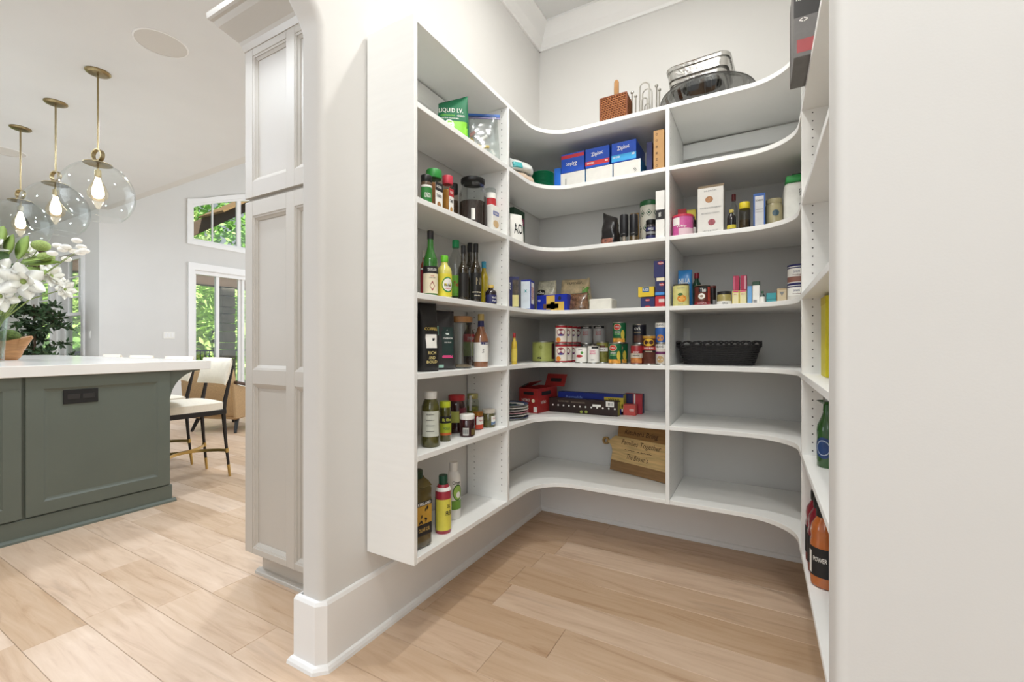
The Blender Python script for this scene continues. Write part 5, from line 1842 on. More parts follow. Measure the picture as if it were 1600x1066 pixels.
fs_ = film(t)
patch(t, 0.045, h * 0.6, -0.08, mat('#5f9a34', 0.5), w * 0.38, h * 0.45, src=fs_, name='green_edge')
letter_bag(t, 'YUCCA', 0.11, 0.014, 0, h * 0.88, INK, fs_)
patch(t, 0.06, 0.06, -0.08, mat('#b8562c', 0.5), -0.05, h * 0.3, oval=True, src=fs_)
t, w, h = bag('nut_bag', 'small crinkled clear bag of brown nuts in front of the tostada bag', 'B', 889, 921, 457, 4, 0.10, 0.08, mat('#6d4f38', 0.25, var=0.6, scale=70, coat=0.7), seed=61, crumple=0.011, h=0.105)
cartonB('paper_pack', 'white folded paper pack lying on the fourth shelf', 'pack', 920, 955, 466, 4, 0.09, 0.12, mat('#e6e2d6', 0.6, var=0.05), [('f', 0.02, 0.3, 0.0, 0.08, mat('#b9a94a', 0.6))], h=0.066, bev=0.006)
cartonB('tea_box', 'navy box with small red oval under the yellow box', 'box', 1001, 1023, 465, 4, 0.09, 0.15, NAVY, [('o', 0.5, 0.17, 0.72, 0.11, RED), ('o', 0.5, 0.2, 0.15, 0.08, RED)], [('f', 'Knorr', 0.5, 0.72, 0.26, 0.1, PAPER)], h=0.062)
cartonB('yellow_box', 'yellow box with blue badge on top of the navy box', 'box', 997, 1022, 451, 4, 0.085, 0.15, mat('#e0bf2c', 0.45), [('f', 0.27, 0.7, 0.45, 0.95, mat('#2f5f8f', 0.5))], [('f', 'A-ROO', 0.48, 0.7, 0.34, 0.28, PAPER)], zb=SZ[4] + 0.063, h=0.054)
hh = [(0.060, RED, 'red box at the bottom of the stack against the middle upright', [('f', 0.4, 1, 0.45, 0.75, mat('#d8c4c0', 0.5))], 'Knox'),
      (0.098, NAVY, 'navy and light blue box in the middle of the stack against the upright', [('f', 0.0, 1, 0.06, 0.2, SKY), ('o', 0.72, 0.26, 0.62, 0.09, RED), ('f', 0.15, 1, 0.82, 1.0, CREAMP)], 'Barilla'),
      (0.090, mat('#2a2c66', 0.45), 'navy box with red oval on top of the stack against the upright', [('o', 0.64, 0.28, 0.84, 0.1, RED)], 'Barilla')]
zz = SZ[4]
for i, (h, m_, lb, pr_, tx) in enumerate(hh):
    cartonB('stacked_box', lb, 'box', 1023.5 - (2 if i == 2 else 0), 1038.3, 0, 4, 0.065, 0.16, m_, pr_, [('f', tx, 0.68, (0.6, 0.62, 0.84)[i], 0.44, 0.09, PAPER)], 'stack of small boxes against the middle upright', zb=zz, h=h)
    zz += h + 0.001

# ---------------------------------------------------------------- corner unit, canned food shelf
zc_ = SZ[5]
HC = 0.110
vessel('hot_sauce_bottle', 'tiny yellow bottle with red cap at the upright on the can shelf', 'bottle', 'L', 799, 808, 524, 5, 0.05, 'hip', mat('#d8b93c', 0.3, coat=0.4), mat('#b32f34', 0.4), [(0.1, 0.5, mat('#e6cf5a', 0.5))], capname='cap', h=0.17)
X_, Y_, w_, h_ = measure('B', 831, 867, 533, SZ[5], 0.12)
can('large pale green can with dark picture panel, alone at the corner', 'B', 831, 867, 0.12, zc_, 0.125, mat('#aab060', 0.35), [(0.15, 0.9, mat('#4a2a2c', 0.4), 60, 120)], [('Q', 0.72, 0.3, 0.16, mat('#7d8a2c', 0.5)), ('S', 0.2, 0.4, 0.1, INK, -8)], r=0.068)
CR = mat('#eee6da', 0.35)
REDB = mat('#a3222c', 0.35)
gcan = 'red and white soup cans in two tiers'
cnames = ['front', 'second', 'third', 'rearmost']
for tier in (0, 1):
    for k in range(4):
        lb = 'red and white soup can, %s of the four on the %s tier' % (cnames[k], ('bottom', 'top')[tier])
        X0_, Y0_, w0_, _ = measure('B', 868, 886, 0, zc_, 0.062)
        Xc_, Yc_ = X0_ - 0.0 + 0.004 * k, Y0_ + 0.074 * k
        t = can(lb, 'B', 0, 0, 0, zc_ + tier * (HC + 0.0008), HC, CR, [(0.86, 0.97, REDB), (0.03, 0.10, REDB)], [('Campbells', 0.66, 1.0, 0.10, PAPER, 8)], gcan, r=0.0352, X=Xc_, Y=Yc_)
        disc_cyl(t, 0.0352, HC * 0.62, 0.026, mat('#8f2030', 0.4), R(8), 1.0, 0.8, lift=0.0007)
        disc_cyl(t, 0.0352, HC * 0.47, 0.02, mat('#2d4a9a', 0.4), R(8), 1.0, 0.3, lift=0.0009)
        disc_cyl(t, 0.0352, HC * 0.22, 0.015, ORANGE, R(-18), 1.0, 0.9, lift=0.0009)
GC = mat('#a9a7a4', 0.35)
for tier in (0, 1):
    for k, (a, b_) in enumerate(((907.5, 926), (927, 946))):
        t = can('silver-grey bean can, %s of the pair at the back, %s tier' % (('nearer the corner', 'nearer the middle upright')[k], ('lower', 'upper')[tier]), 'B', a, b_, 0.235, zc_ + tier * (HC + 0.0008), HC, GC, [(0.84, 0.97, INK, -60, 60)], [('KIRKLAND', 0.9, 1.0, 0.06, PAPER), ('BLACK', 0.66, 0.9, 0.10, REDB), ('BEANS', 0.52, 0.9, 0.10, REDB)], 'silver-grey bean cans at the back', r=0.0365)
t = can('short white can with red chilli pepper picture', 'B', 900, 917, 0.075, zc_, 0.094, PAPER, r=0.0345)
disc_cyl(t, 0.0345, 0.04, 0.013, RED, R(-12), 1.6, 0.6)
disc_cyl(t, 0.0345, 0.06, 0.008, mat('#4f9a3c', 0.5), R(14), 1.0, 1.0)
letter_cyl(t, 'CHILI', 0.03, 0.010, 0.0345, 0.078, INK)
can('white bean can with dark stripe and pink lettering', 'B', 919.5, 935.5, 0.072, zc_, 0.102, PAPER, [(0.82, 0.93, INK, -10, 60)], [('KIDNEY', 0.68, 1.0, 0.09, PINK), ('BEANS', 0.55, 1.0, 0.10, PINK), ('GOYA', 0.2, 0.6, 0.08, GREY)], r=0.0335)
t = can('olive-green vegetable can beside the white bean can', 'B', 933.5, 950, 0.140, zc_, 0.123, mat('#7d7a3a', 0.35, var=0.3, scale=40), [(0.55, 0.72, PAPER, -60, 60), (0.72, 0.82, mat('#5a2a24', 0.5), -30, 30)], [('FRENCH', 0.63, 1.1, 0.08, INK)], r=0.0365)
DG = mat('#17633c', 0.35)


def fruit_can(lb, a, b_, off, z, tx):
    t = can(lb, 'B', a, b_, off, z, HC + 0.006, DG, [(0.03, 0.22, mat('#d99a3c', 0.4, var=0.4, scale=60), -100, 60)], [(tx[0], 0.52, 0.9, 0.07, PAPER, -10), (tx[1], 0.42, 1.0, 0.07, mat('#9fd08a', 0.5), -10)], 'dark green fruit cans with red shields', r=0.0365)
    disc_cyl(t, 0.0365, (HC + 0.006) * 0.76, 0.020, mat('#d9c9a0', 0.4), R(-14), 1.15, 0.9, lift=0.0007)
    disc_cyl(t, 0.0365, (HC + 0.006) * 0.76, 0.0175, mat('#c8352c', 0.4), R(-14), 1.15, 0.85, lift=0.0011)
    letter_cyl(t, 'Del Monte', 0.03, 0.007, 0.0376, (HC + 0.006) * 0.77, PAPER, R(-14))
    disc_cyl(t, 0.0365, (HC + 0.006) * 0.4, 0.014, mat('#d6c04a', 0.4), R(38), 0.8, 1.8, lift=0.0007)
    return t


fruit_can('green fruit can with red shield at the front of the lower tier', 952.5, 970, 0.062, zc_, ('SWEET', 'CORN'))
fruit_can('green fruit can with red shield directly behind the front one', 961.5, 980, 0.150, zc_, ('BARTLETT', 'PEARS'))
fruit_can('green fruit can with red shield standing alone on the upper tier', 958.5, 977, 0.10, zc_ + HC + 0.0068, ('PINEAPPLE', 'CHUNKS'))
DK = mat('#1e1e2a', 0.35)
t = can('black bean can of the lower tier behind the red soup can', 'B', 989, 1009, 0.155, zc_, HC, DK, (), (), 'black bean cans', r=0.0375)
t = can('black bean can with white capitals on the upper tier', 'B', 989, 1009, 0.15, zc_ + HC + 0.001, HC, DK, [(0.08, 0.42, mat('#5a3a2c', 0.5, var=0.4, scale=60), -40, 50)], [('OVR', 0.76, 0.95, 0.14, PAPER, -10), ('BLACK BEANS', 0.58, 1.0, 0.05, mat('#c9b98a', 0.5), -10)], 'black bean cans', r=0.0375)
t = can('red chowder can in front of the black bean cans', 'B', 986, 1004, 0.065, zc_, 0.106, mat('#93262a', 0.35), [(0.34, 0.56, mat('#c9bfae', 0.4)), (0.08, 0.34, mat('#b9763c', 0.5, var=0.4, scale=50), -60, 60)], [('CHUNKY', 0.62, 1.1, 0.08, PAPER), ('CHOWDER', 0.45, 1.2, 0.08, INK)], r=0.0325)
t = can('tall brown baked bean can with yellow oval badge', 'B', 1005, 1024, 0.07, zc_, 0.156, mat('#54291c', 0.35, var=0.3, scale=40), [(0.50, 0.62, mat('#a82c2c', 0.4)), (0.42, 0.48, INK), (0.90, 0.985, mat('#b98a2c', 0.4))], [('BAKED BEANS', 0.56, 1.5, 0.05, PAPER), ('ORIGINAL', 0.45, 1.2, 0.035, CREAMP)], r=0.0345)
disc_cyl(t, 0.0345, 0.156 * 0.76, 0.026, mat('#e0b52c', 0.4), 0, 1.15, 0.75, lift=0.0008)
letter_cyl(t, "BUSH'S", 0.042, 0.014, 0.0356, 0.156 * 0.76, INK)
for tier in (0, 1):
    t = can(('white and purple bean can at the bottom of the stack beside the upright', 'white and blue bean can on top of the stack beside the upright')[tier], 'B', 1024.5, 1042.5, 0.085, zc_ + tier * (HC + 0.004), HC + 0.003, (mat('#cfc6bb', 0.4), mat('#2f62ae', 0.4))[tier], [(0.74, 0.95, PAPER), (0.5, 0.62, (mat('#6a2a5a', 0.4), mat('#2f62ae', 0.4))[tier])], [('BEANS', 0.85, 1.2, 0.12, (INK, GREY)[tier], -10)], 'bean cans stacked beside the upright', r=0.0318)
    disc_cyl(t, 0.0318, (HC) * 0.26, 0.018, (mat('#b99a6a', 0.5), mat('#c98a4a', 0.5))[tier], R(-6), 1, 1, lift=0.0008)

# ---------------------------------------------------------------- corner unit, sixth shelf
zb = SZ[6]
RB = mat('#a12a28', 0.45, var=0.12)
t = thing('open_carton', 'red snack carton with its flaps standing open in the corner', 'box', (-1.232, 2.405, zb + 0.0006), R(-6))
hB = 0.148
W2, D2 = 0.066, 0.24
tk_ = 0.002
obj('front_wall', box(-W2, W2, 0, tk_, 0, hB), RB, t)
obj('back_wall', box(-W2, W2, D2 - tk_, D2, 0, hB), RB, t)
obj('side_wall', box(-W2, -W2 + tk_, tk_, D2 - tk_, 0, hB), RB, t)
obj('side_wall', box(W2 - tk_, W2, tk_, D2 - tk_, 0, hB), RB, t)
obj('bottom', box(-W2 + tk_, W2 - tk_, tk_, D2 - tk_, 0, tk_), RB, t)
obj('flap', xf(box(0, 0.092, 0.0, D2 * 0.55, 0, 0.002), Matrix.Translation((-W2, 0, hB)) @ Matrix.Rotation(R(-24), 4, 'Y')), RB, t)
obj('printed_band', xf(box(0.02, 0.075, -0.0006, 0.0, -0.004, 0.004), Matrix.Translation((-W2, 0, hB)) @ Matrix.Rotation(R(-24), 4, 'Y')), INK, t)
obj('flap', xf(box(-0.045, 0.10, 0, 0.002, 0, 0.085), Matrix.Translation((0.02, D2 - 0.002, hB)) @ Matrix.Rotation(R(-28), 4, 'X')), RB, t)
obj('printed_band', xf(box(-0.01, 0.07, -0.0006, 0.0, 0.03, 0.055), Matrix.Translation((0.02, D2 - 0.002, hB)) @ Matrix.Rotation(R(-28), 4, 'X')), INK, t)
obj('printed_panel', box(-W2 * 0.5, W2 * 0.6, -0.0006, 0, hB * 0.74, hB * 0.86), INK, t)
obj('printed_panel', box(W2 - 0.0002, W2 + 0.0006, 0.05, 0.16, hB * 0.70, hB * 0.86), INK, t)
letter_flat(t, 'NITRO', W2 * 0.9, 0.016, (-W2 * 0.25, -0.001, hB * 0.52), PAPER)
letter_flat(t, 'NITRO', 0.06, 0.018, (W2 + 0.001, 0.07, hB * 0.42), PAPER, R(90))
obj('printed_emblem', xf(lathe([(0, 0), (0.011, 0), (0.011, 0.0007), (0, 0.0007)], 18), Matrix.Translation((W2 * 0.55, 0, hB * 0.5)) @ Matrix.Rotation(R(90), 4, 'X')), CREAMP, t)
obj('barcode', box(W2 * 0.6, W2 * 0.95, -0.0006, 0, hB * 0.04, hB * 0.26), PAPER, t)
Xp, Yp = -1.236, 2.18
pats = ['white paper plate with blue rim print, lowest of the small stack', 'white paper plate second from the bottom of the small stack', 'pink-flecked paper plate in the middle of the small stack', 'plain white paper plate above the pink-flecked one', 'plain white paper plate second from the top of the small stack', 'navy and white starburst paper plate on top of the small stack']
pm_ = [mat('#3b4668', 0.6, var=0.8, scale=45), PAPER, mat('#c98f9a', 0.6, var=0.5, scale=50), PAPER, PAPER, mat('#2f3a5a', 0.6, var=0.7, scale=40)]
zz = zb + 0.0006
for k in range(6):
    t = thing('paper_plate', pats[k], 'plate', (Xp, Yp, zz), R(30 * k), 'stack of paper plates')
    obj('dish', lathe([(0, 0), (0.66, 0), (0.74, 0.004), (0.94, 0.011), (1, 0.012), (1, 0.0135), (0.93, 0.0128), (0.73, 0.006), (0.66, 0.002), (0, 0.002)], 36, 0.108, 1), PAPER, t, True)
    obj('printed_rim', lathe([(1.003, 0.0118), (1.004, 0.0138), (0.94, 0.0136), (0.78, 0.0082)], 36, 0.108, 1), pm_[k], t, True)
    if k == 5:
        for q in range(10):
            obj('printed_ray', xf(leaf((0, 0, 0), (1, 0, 0), (0, 0, 1), 0.065, 0.010, 0.0), Matrix.Translation((0, 0, 0.0032)) @ Matrix.Rotation(R(36 * q), 4, 'Z')), (NAVY, mat('#3f7a5a', 0.6))[q % 2], t)
    zz += 0.0142
DB = mat('#2a1a17', 0.4)
Xa, Xb_ = XB(858, 2.52), XB(965, 2.52)
t = carton('popcorn_box', 'long dark brown box with a row of white dots and a barcode', 'box', (Xa + Xb_) / 2, 2.52, Xb_ - Xa, 0.055, 0.086, zb, R(0), DB,
           [('o', 0.06 + 0.082 * k, 0.012, 0.5, 0.06, PAPER, 'printed_dot') for k in range(12)] + [('f', 0.84, 0.95, 0.62, 0.98, PAPER, 'barcode'), ('f', 0.65, 0.77, 0.56, 0.72, PAPER), ('o', 0.49, 0.022, 0.14, 0.1, mat('#9aa84a', 0.5)), ('o', 0.56, 0.022, 0.16, 0.1, mat('#9aa84a', 0.5)), ('r', 0.1, 0.9, 0.05, 0.95, mat('#8f9a3c', 0.5))],
           [('f', 'MICROWAVE POPCORN', 0.44, 0.78, 0.2, 0.1, mat('#8a7a6a', 0.5)), ('f', 'GLUTEN FREE', 0.22, 0.8, 0.16, 0.1, mat('#8a7a6a', 0.5)), ('f', '|||||', 0.895, 0.8, 0.08, 0.2, INK)])
Xa, Xb_ = XB(872, 2.60), XB(974, 2.60)
carton('foil_box', 'long blue cling-film box with yellow end behind the dark brown box', 'box', (Xa + Xb_) / 2, 2.60, Xb_ - Xa, 0.062, 0.118, zb, 0, mat('#1d2f86', 0.4), [('f', 0.72, 1.0, 0.3, 0.85, mat('#c9b23c', 0.5)), ('f', 0.62, 0.72, 0.5, 0.7, RED), ('r', 0, 1, 0, 1, mat('#a8a23a', 0.5))], [('f', 'Reynolds', 0.26, 0.74, 0.26, 0.16, mat('#7f95d8', 0.5)), ('f', 'WRAP', 0.86, 0.72, 0.16, 0.14, INK)])
Xa, Xb_ = XB(969, 2.585), XB(992, 2.585)
carton('red_box', 'small coral red box with white stripe in front of the red and navy one', 'box', (Xa + Xb_) / 2, 2.60, Xb_ - Xa, 0.05, 0.064, zb, 0, mat('#c9504a', 0.45), [('f', 0.05, 0.14, 0.3, 1, PAPER)], [('f', 'OXO', 0.75, 0.5, 0.3, 0.25, PAPER)])
Xa, Xb_ = XB(975, 2.68), XB(1003, 2.68)
carton('red_box', 'red and navy box with diagonal stripes at the end of the row of boxes', 'box', (Xa + Xb_) / 2, 2.68, Xb_ - Xa, 0.06, 0.118, zb, 0, mat('#b8323e', 0.45), [('f', 0.0, 0.5, 0.45, 1, NAVY), ('f', 0.56, 0.64, 0.4, 1, PAPER), ('r', 0.3, 1, 0, 1, NAVY)])

# ---------------------------------------------------------------- corner unit, lowest shelf
p0_ = Vector((-0.832, 2.765))
p1_ = Vector((-0.435, 2.618))
dv = (p1_ - p0_)
Lb = dv.length
ang = math.atan2(dv.y, dv.x)
t = thing('cutting_board', 'striped wooden cutting board with engraved script, leaning on the lowest shelf', 'cutting board', (p0_.x, p0_.y, SZ[7] + 0.003), ang)
LEAN = R(-11)
Mb = Matrix.Rotation(LEAN, 4, 'X')
HB = 0.315
strips = [(0.0, 0.062, '#94714a'), (0.062, 0.215, '#d6b67e'), (0.215, HB, '#98703f')]
for i, (z0, z1, hx) in enumerate(strips):
    if i == 1:
        pts = [(0.0, z0), (Lb, z0), (Lb, z1), (0.012, z1), (-0.006, 0.200), (-0.022, 0.184), (-0.040, 0.180), (-0.040, 0.163), (-0.022, 0.158), (-0.006, 0.140), (0.003, 0.115)]
    elif i == 2:
        pts = [(0.03, z0), (Lb, z0), (Lb, z1), (0.03, z1)]
    else:
        pts = [(0.0, z0), (Lb, z0), (Lb, z1), (0.0, z1)]
    b = prism(pts, 0, 0.018, 'y', 0.0015)
    obj('wood_strip', xf(b, Mb), mat(hx, 0.5, var=0.18, scale=7, stretch=(1.2, 6, 12)), t)
hb = lathe([(0.55, -0.5), (1, -0.5), (1, 0.5), (0.55, 0.5), (0.55, -0.5)], 24, 0.024, 0.018)
obj('handle_ring', xf(hb, Mb @ Matrix.Translation((-0.060, 0.009, 0.172)) @ Matrix.Rotation(R(90), 4, 'X')), mat('#b08d57', 0.5, var=0.15, scale=9), t, True)
BURN = mat('#4a2d18', 0.7)


def board_text(s, w, h, x, z, m=BURN):
    me = text_mesh(s, w, h, 0.25, 0.0)
    me.transform(Mb @ Matrix.Translation((x, -0.0012, z)))
    link('engraved_lettering', me, m, t)


board_text('Kitchens Bring', 0.235, 0.038, 0.20, 0.246, mat('#22140c', 0.7))
board_text('Families Together', 0.275, 0.040, 0.205, 0.180)
board_text('~~~~ ~ ~~~~', 0.19, 0.006, 0.19, 0.140)
board_text("The Brown's", 0.15, 0.034, 0.19, 0.103)

# ---------------------------------------------------------------- on top of the shelving
z1 = SZ[1] + 0.0006
Yk = YF + 0.10
xa, xb = XB(938, Yk), XB(979, Yk)
hk = ZT(150, (xa + xb) / 2, Yk) - SZ[1]
t = thing('wicker_box', 'brown woven wicker box with a wooden handle sticking up', 'box', ((xa + xb) / 2, Yk + 0.065, z1))
wk = xb - xa
WK = weave('#6b371d', '#bd7a48', 40, 2)
obj('woven_body', box(-wk / 2, wk / 2, -0.065, 0.065, 0, hk, 0.004), WK, t)
for s in (-1, 1):
    for q in (-1, 1):
        obj('corner_cane', tube([(s * wk / 2, q * 0.065, 0), (s * wk / 2, q * 0.065, hk)], 0.005, 6), mat('#7d4526', 0.6), t, True)
obj('rim_cane', tube([(-wk / 2, -0.065, hk), (wk / 2, -0.065, hk), (wk / 2, 0.065, hk), (-wk / 2, 0.065, hk), (-wk / 2, -0.065, hk)], 0.005, 6), mat('#7d4526', 0.6), t, True)
ws = bmesh.new()
for k in range(14):
    zz = hk * (k + 0.5) / 14
    tube([(-wk / 2, -0.0665, zz - 0.004), (wk / 2, -0.0665, zz + 0.004)], 0.0032, 5, ws)
    tube([(wk / 2 + 0.0015, -0.065, zz), (wk / 2 + 0.0015, 0.065, zz)], 0.0032, 5, ws)
obj('woven_strands', ws, WK, t, True, kind='stuff')
hz = ZT(115, -0.6, Yk + 0.06) - SZ[1]
hd = obj('wooden_handle', prism([(0.012, hk - 0.06), (-0.012, hk - 0.06), (-0.014, hz * 0.8), (-0.013, hz * 0.96), (-0.006, hz), (0.006, hz), (0.013, hz * 0.96), (0.014, hz * 0.8)], -0.006, 0.006, 'y', 0.002), mat('#a57743', 0.5, var=0.15), t)

Yn = YF + 0.12
xn = XB(1006, Yn)
t = thing('napkin_holder', 'brushed metal napkin holder with ball-topped posts and looped sides', 'napkin holder', (xn, Yn + 0.05, z1))
obj('base_plate', box(-0.075, 0.075, -0.05, 0.05, 0, 0.008, 0.002), STEEL, t)
hn = ZT(127, xn, Yn) - SZ[1]
for sy in (-0.035, 0.035):
    for (sc, nm) in ((1.0, 'outer_loop'), (0.62, 'inner_loop')):
        pts = []
        wl2 = 0.026 * (1.0 if sc == 1.0 else 0.55)
        hh2 = hn * sc
        for k in range(17):
            a = math.pi * k / 16
            pts.append((wl2 * -math.cos(a), sy, hh2 - wl2 + wl2 * math.sin(a) * 1.0))
        pts = [(-wl2, sy, 0.006)] + pts + [(wl2, sy, 0.006)]
        obj(nm, tube(pts, 0.004, 7), STEEL, t, True)
for sx in (-0.066, 0.066):
    for sy in (-0.04, 0.04):
        ph = hn * (0.80 if sy < 0 else 0.88)
        po = obj('post', tube([(sx, sy, 0.006), (sx, sy, ph)], 0.004, 8), STEEL, t, True)
        obj('ball_finial', ball(0.0095, (sx, sy, ph + 0.005), 2), STEEL, po, True)

# smoked fluted tray with foil pans on it
xt, yt = XB(1104, YF + 0.245), YF + 0.245
t = thing('serving_tray', 'large smoked clear fluted serving tray on top of the shelving', 'tray', (xt, yt, z1))
b = bmesh.new()
rings = []
segs = 72
for (rr, zz, amp) in ((0.0, 0.0, 0), (0.165, 0.0, 0.004), (0.172, 0.006, 0.006), (0.205, 0.062, 0.010), (0.222, 0.100, 0.006), (0.236, 0.104, 0.0), (0.237, 0.109, 0.0), (0.222, 0.108, 0.003), (0.200, 0.062, 0.009), (0.165, 0.008, 0.005), (0.0, 0.006, 0)):
    if rr == 0:
        rings.append([b.verts.new((0, 0, zz))])
        continue
    rings.append([b.verts.new(((rr + amp * math.copysign(abs(math.sin(9 * 2 * math.pi * k / segs)) ** 0.5, math.sin(9 * 2 * math.pi * k / segs))) * math.cos(2 * math.pi * k / segs), (rr + amp * math.copysign(abs(math.sin(9 * 2 * math.pi * k / segs)) ** 0.5, math.sin(9 * 2 * math.pi * k / segs))) * math.sin(2 * math.pi * k / segs), zz)) for k in range(segs)])
for q in range(len(rings) - 1):
    A, B = rings[q], rings[q + 1]
    for k in range(segs):
        j = (k + 1) % segs
        if len(A) == 1:
            b.faces.new((A[0], B[k], B[j]))
        elif len(B) == 1:
            b.faces.new((A[k], A[j], B[0]))
        else:
            b.faces.new((A[k], A[j], B[j], B[k]))
obj('fluted_bowl', b, glass('#b4b4b2', 1.6, 0.06, 2.2), t, True)
obj('dark_rim', lathe([(0.2365, 0.1035), (0.2385, 0.1065), (0.2365, 0.1098), (0.233, 0.1065), (0.2365, 0.1035)], 56), mat('#3a3836', 0.3), t, True)
obj('core', lathe([(0, 0.0075), (0.05, 0.0075), (0.042, 0.08), (0.03, 0.09), (0, 0.09)], 24), glass('#a9a9a7', 1.6, 0.06, 2.0), t, True)
FOIL = mat('#c9c8c4', 0.22, 1.0, var=0.08, bump=0.9, bscale=70)


def pan(label, x, y_, zb_, w, d, h, inset):
    t = thing('foil_pan', label, 'foil pan', (x, y_, zb_), R(-4), 'nested foil roasting pans')

    def rr_(ww, dd, r, n=7):
        pts = []
        for (cx, cy, a0) in ((ww / 2 - r, dd / 2 - r, 0), (-ww / 2 + r, dd / 2 - r, 90), (-ww / 2 + r, -dd / 2 + r, 180), (ww / 2 - r, -dd / 2 + r, 270)):
            for k in range(n):
                a = R(a0 + 90 * k / (n - 1))
                pts.append((cx + r * math.cos(a), cy + r * math.sin(a)))
        return pts
    b = bmesh.new()
    lv = [(inset + 0.012, 0.0), (inset, 0.006), (0.006, h - 0.02), (0.0, h - 0.018), (-0.002, h - 0.001), (0.004, h), (0.009, h - 0.012), (inset + 0.004, 0.009)]
    rs = []
    for (i_, z_) in lv:
        pts = rr_(w - 2 * i_, d - 2 * i_, 0.05)
        rs.append([b.verts.new((p[0] * (1 + 0.004 * math.sin(k * 2.6)), p[1] * (1 + 0.004 * math.sin(k * 2.6)), z_)) for k, p in enumerate(pts)])
    n = len(rs[0])
    for q in range(len(rs) - 1):
        for k in range(n):
            b.faces.new((rs[q][k], rs[q][(k + 1) % n], rs[q + 1][(k + 1) % n], rs[q + 1][k]))
    b.faces.new(rs[0])
    b.faces.new(rs[-1])
    obj('pan_shell', b, FOIL, t, True)
    obj('rolled_rim', tube([(p[0], p[1], h - 0.001) for p in rr_(w, d, 0.05)] + [(w / 2, d / 2 - 0.05, h - 0.001)], 0.0035, 6), FOIL, t, True)
    return t


pan('shorter foil roasting pan under the wider one on the smoked tray', xt - 0.03, yt - 0.04, z1 + 0.111, 0.275, 0.24, 0.052, 0.012)
pan('wider foil roasting pan on top of the smoked tray stack', xt - 0.025, yt - 0.04, z1 + 0.165, 0.31, 0.265, 0.068, 0.008)

# ---------------------------------------------------------------- second corner unit, third shelf
t = vessel('pink_tub', 'pink can with red lid against the middle upright', 'tub', 'B', 1050.5, 1083, 338, 3, 0.065, 'canister', mat('#c95a98', 0.35, var=0.1), mat('#c8354e', 0.4), [(0.02, 0.34, mat('#dfc0c8', 0.5), -20, 110), (0.5, 0.85, PAPER, -60, -15)], [('Whip', 0.42, 1.0, 0.14, PAPER, -6)], w=0.102)
cartonB('packet', 'orange packet standing behind the pink can', 'packet', 1059, 1072, 327, 3, 0.20, 0.03, mat('#d98a3a', 0.5), [('f', 0, 1, 0.8, 1, RED), ('o', 0.5, 0.3, 0.5, 0.2, mat('#e8b46a', 0.5))])
cartonB('packet', 'yellow packet standing behind the pink can beside the orange one', 'packet', 1073, 1087, 328, 3, 0.20, 0.03, mat('#d8c83c', 0.5), [('f', 0.1, 0.9, 0.66, 0.78, INK), ('f', 0.1, 0.9, 0.42, 0.54, mat('#7d8a2c', 0.5))])
vessel('small_jar', 'little dark jar between the pink can and the white carton', 'jar', 'B', 1078, 1088, 349, 3, 0.14, 'squat', mat('#3a2c2c', 0.2, coat=0.5), BLACK, [(0.2, 0.6, PAPER)], h=0.10)
t = cartonB('snack_carton', 'tall white snack carton with nut pictures and open top flap', 'carton', 1090, 1130.5, 293, 3, 0.045, 0.12, mat('#d9d6cf', 0.5, var=0.03), [('o', 0.45, 0.15, 0.74, 0.07, mat('#a87850', 0.6, var=0.4, scale=90)), ('o', 0.55, 0.14, 0.24, 0.07, mat('#9a5058', 0.6, var=0.4, scale=90))], [('f', 'ROASTED & SALTED ALMONDS', 0.5, 0.56, 0.8, 0.03, GREY), ('f', 'PISTACHIO CHEWY', 0.5, 0.44, 0.7, 0.03, GREY), ('f', 'NUTS & FRUIT', 0.5, 0.06, 0.6, 0.03, GREY), ('f', 'SNACK', 0.5, 0.93, 0.5, 0.03, GREY)])
wct = XB(1130.5, YF + 0.045) - XB(1090, YF + 0.045)
hct = ZT(293, -0.2, YF + 0.045) - SZ[3]
obj('flap', xf(box(-wct / 2, wct / 2, 0, 0.055, -0.0015, 0), Matrix.Translation((0, 0.001, hct)) @ Matrix.Rotation(R(32), 4, 'X')), mat('#a8957c', 0.6), t)
vessel('vanilla_bottle', 'short dark bottle with yellow cap beside the white snack carton', 'bottle', 'B', 1136, 1150, 328, 3, 0.06, 'hip', mat('#1b1618', 0.12, coat=0.6), mat('#bfae5a', 0.4), [(0.1, 0.28, mat('#c9b93c', 0.5))], capname='cap')
vessel('clear_bottle', 'slim clear bottle with red cap at the back of the shelf', 'bottle', 'B', 1140, 1153, 304, 3, 0.25, 'hip', CLEARP, mat('#7a2c2c', 0.4), fill=mat('#5a4a44', 0.4), filltop=0.2, capname='cap')
vessel('sprinkle_jar', 'clear jar with bright yellow lid', 'jar', 'B', 1154.5, 1172.5, 317, 3, 0.10, 'squat', glass('#c9c5bc', 1.45, 0.04), mat('#d9c52c', 0.4), fill=mat('#6b5c48', 0.5, var=0.4, scale=90), filltop=0.4)
cartonB('blue_carton', 'blue carton with white text panel on its front', 'carton', 1177, 1196, 302, 3, 0.075, 0.08, mat('#24539a', 0.45), [('f', 0.14, 0.86, 0.02, 0.92, mat('#c9c8c8', 0.5))], [('f', 'STARCH', 0.5, 0.8, 0.55, 0.05, INK), ('f', '-------', 0.5, 0.55, 0.6, 0.01, INK), ('f', 'INGREDIENTS', 0.5, 0.48, 0.6, 0.02, GREY)])
t = vessel('glass_jar', 'glass jar with round dark emblem beside the white jug', 'jar', 'B', 1198, 1221, 312, 3, 0.13, 'jar', mat('#a39a76', 0.12, coat=0.7, var=0.1), mat('#b5ab85', 0.25), w=0.075)
X_, Y_, w_, h_ = measure('B', 1198, 1221, 312, SZ[3], 0.13)
disc_cyl(t, 0.0375, h_ * 0.5, 0.015, mat('#3f5560', 0.4), R(10), lift=0.001)
zb = SZ[3] + 0.0006
Yj_ = YF + 0.06
xa = XB(1225, Yj_)
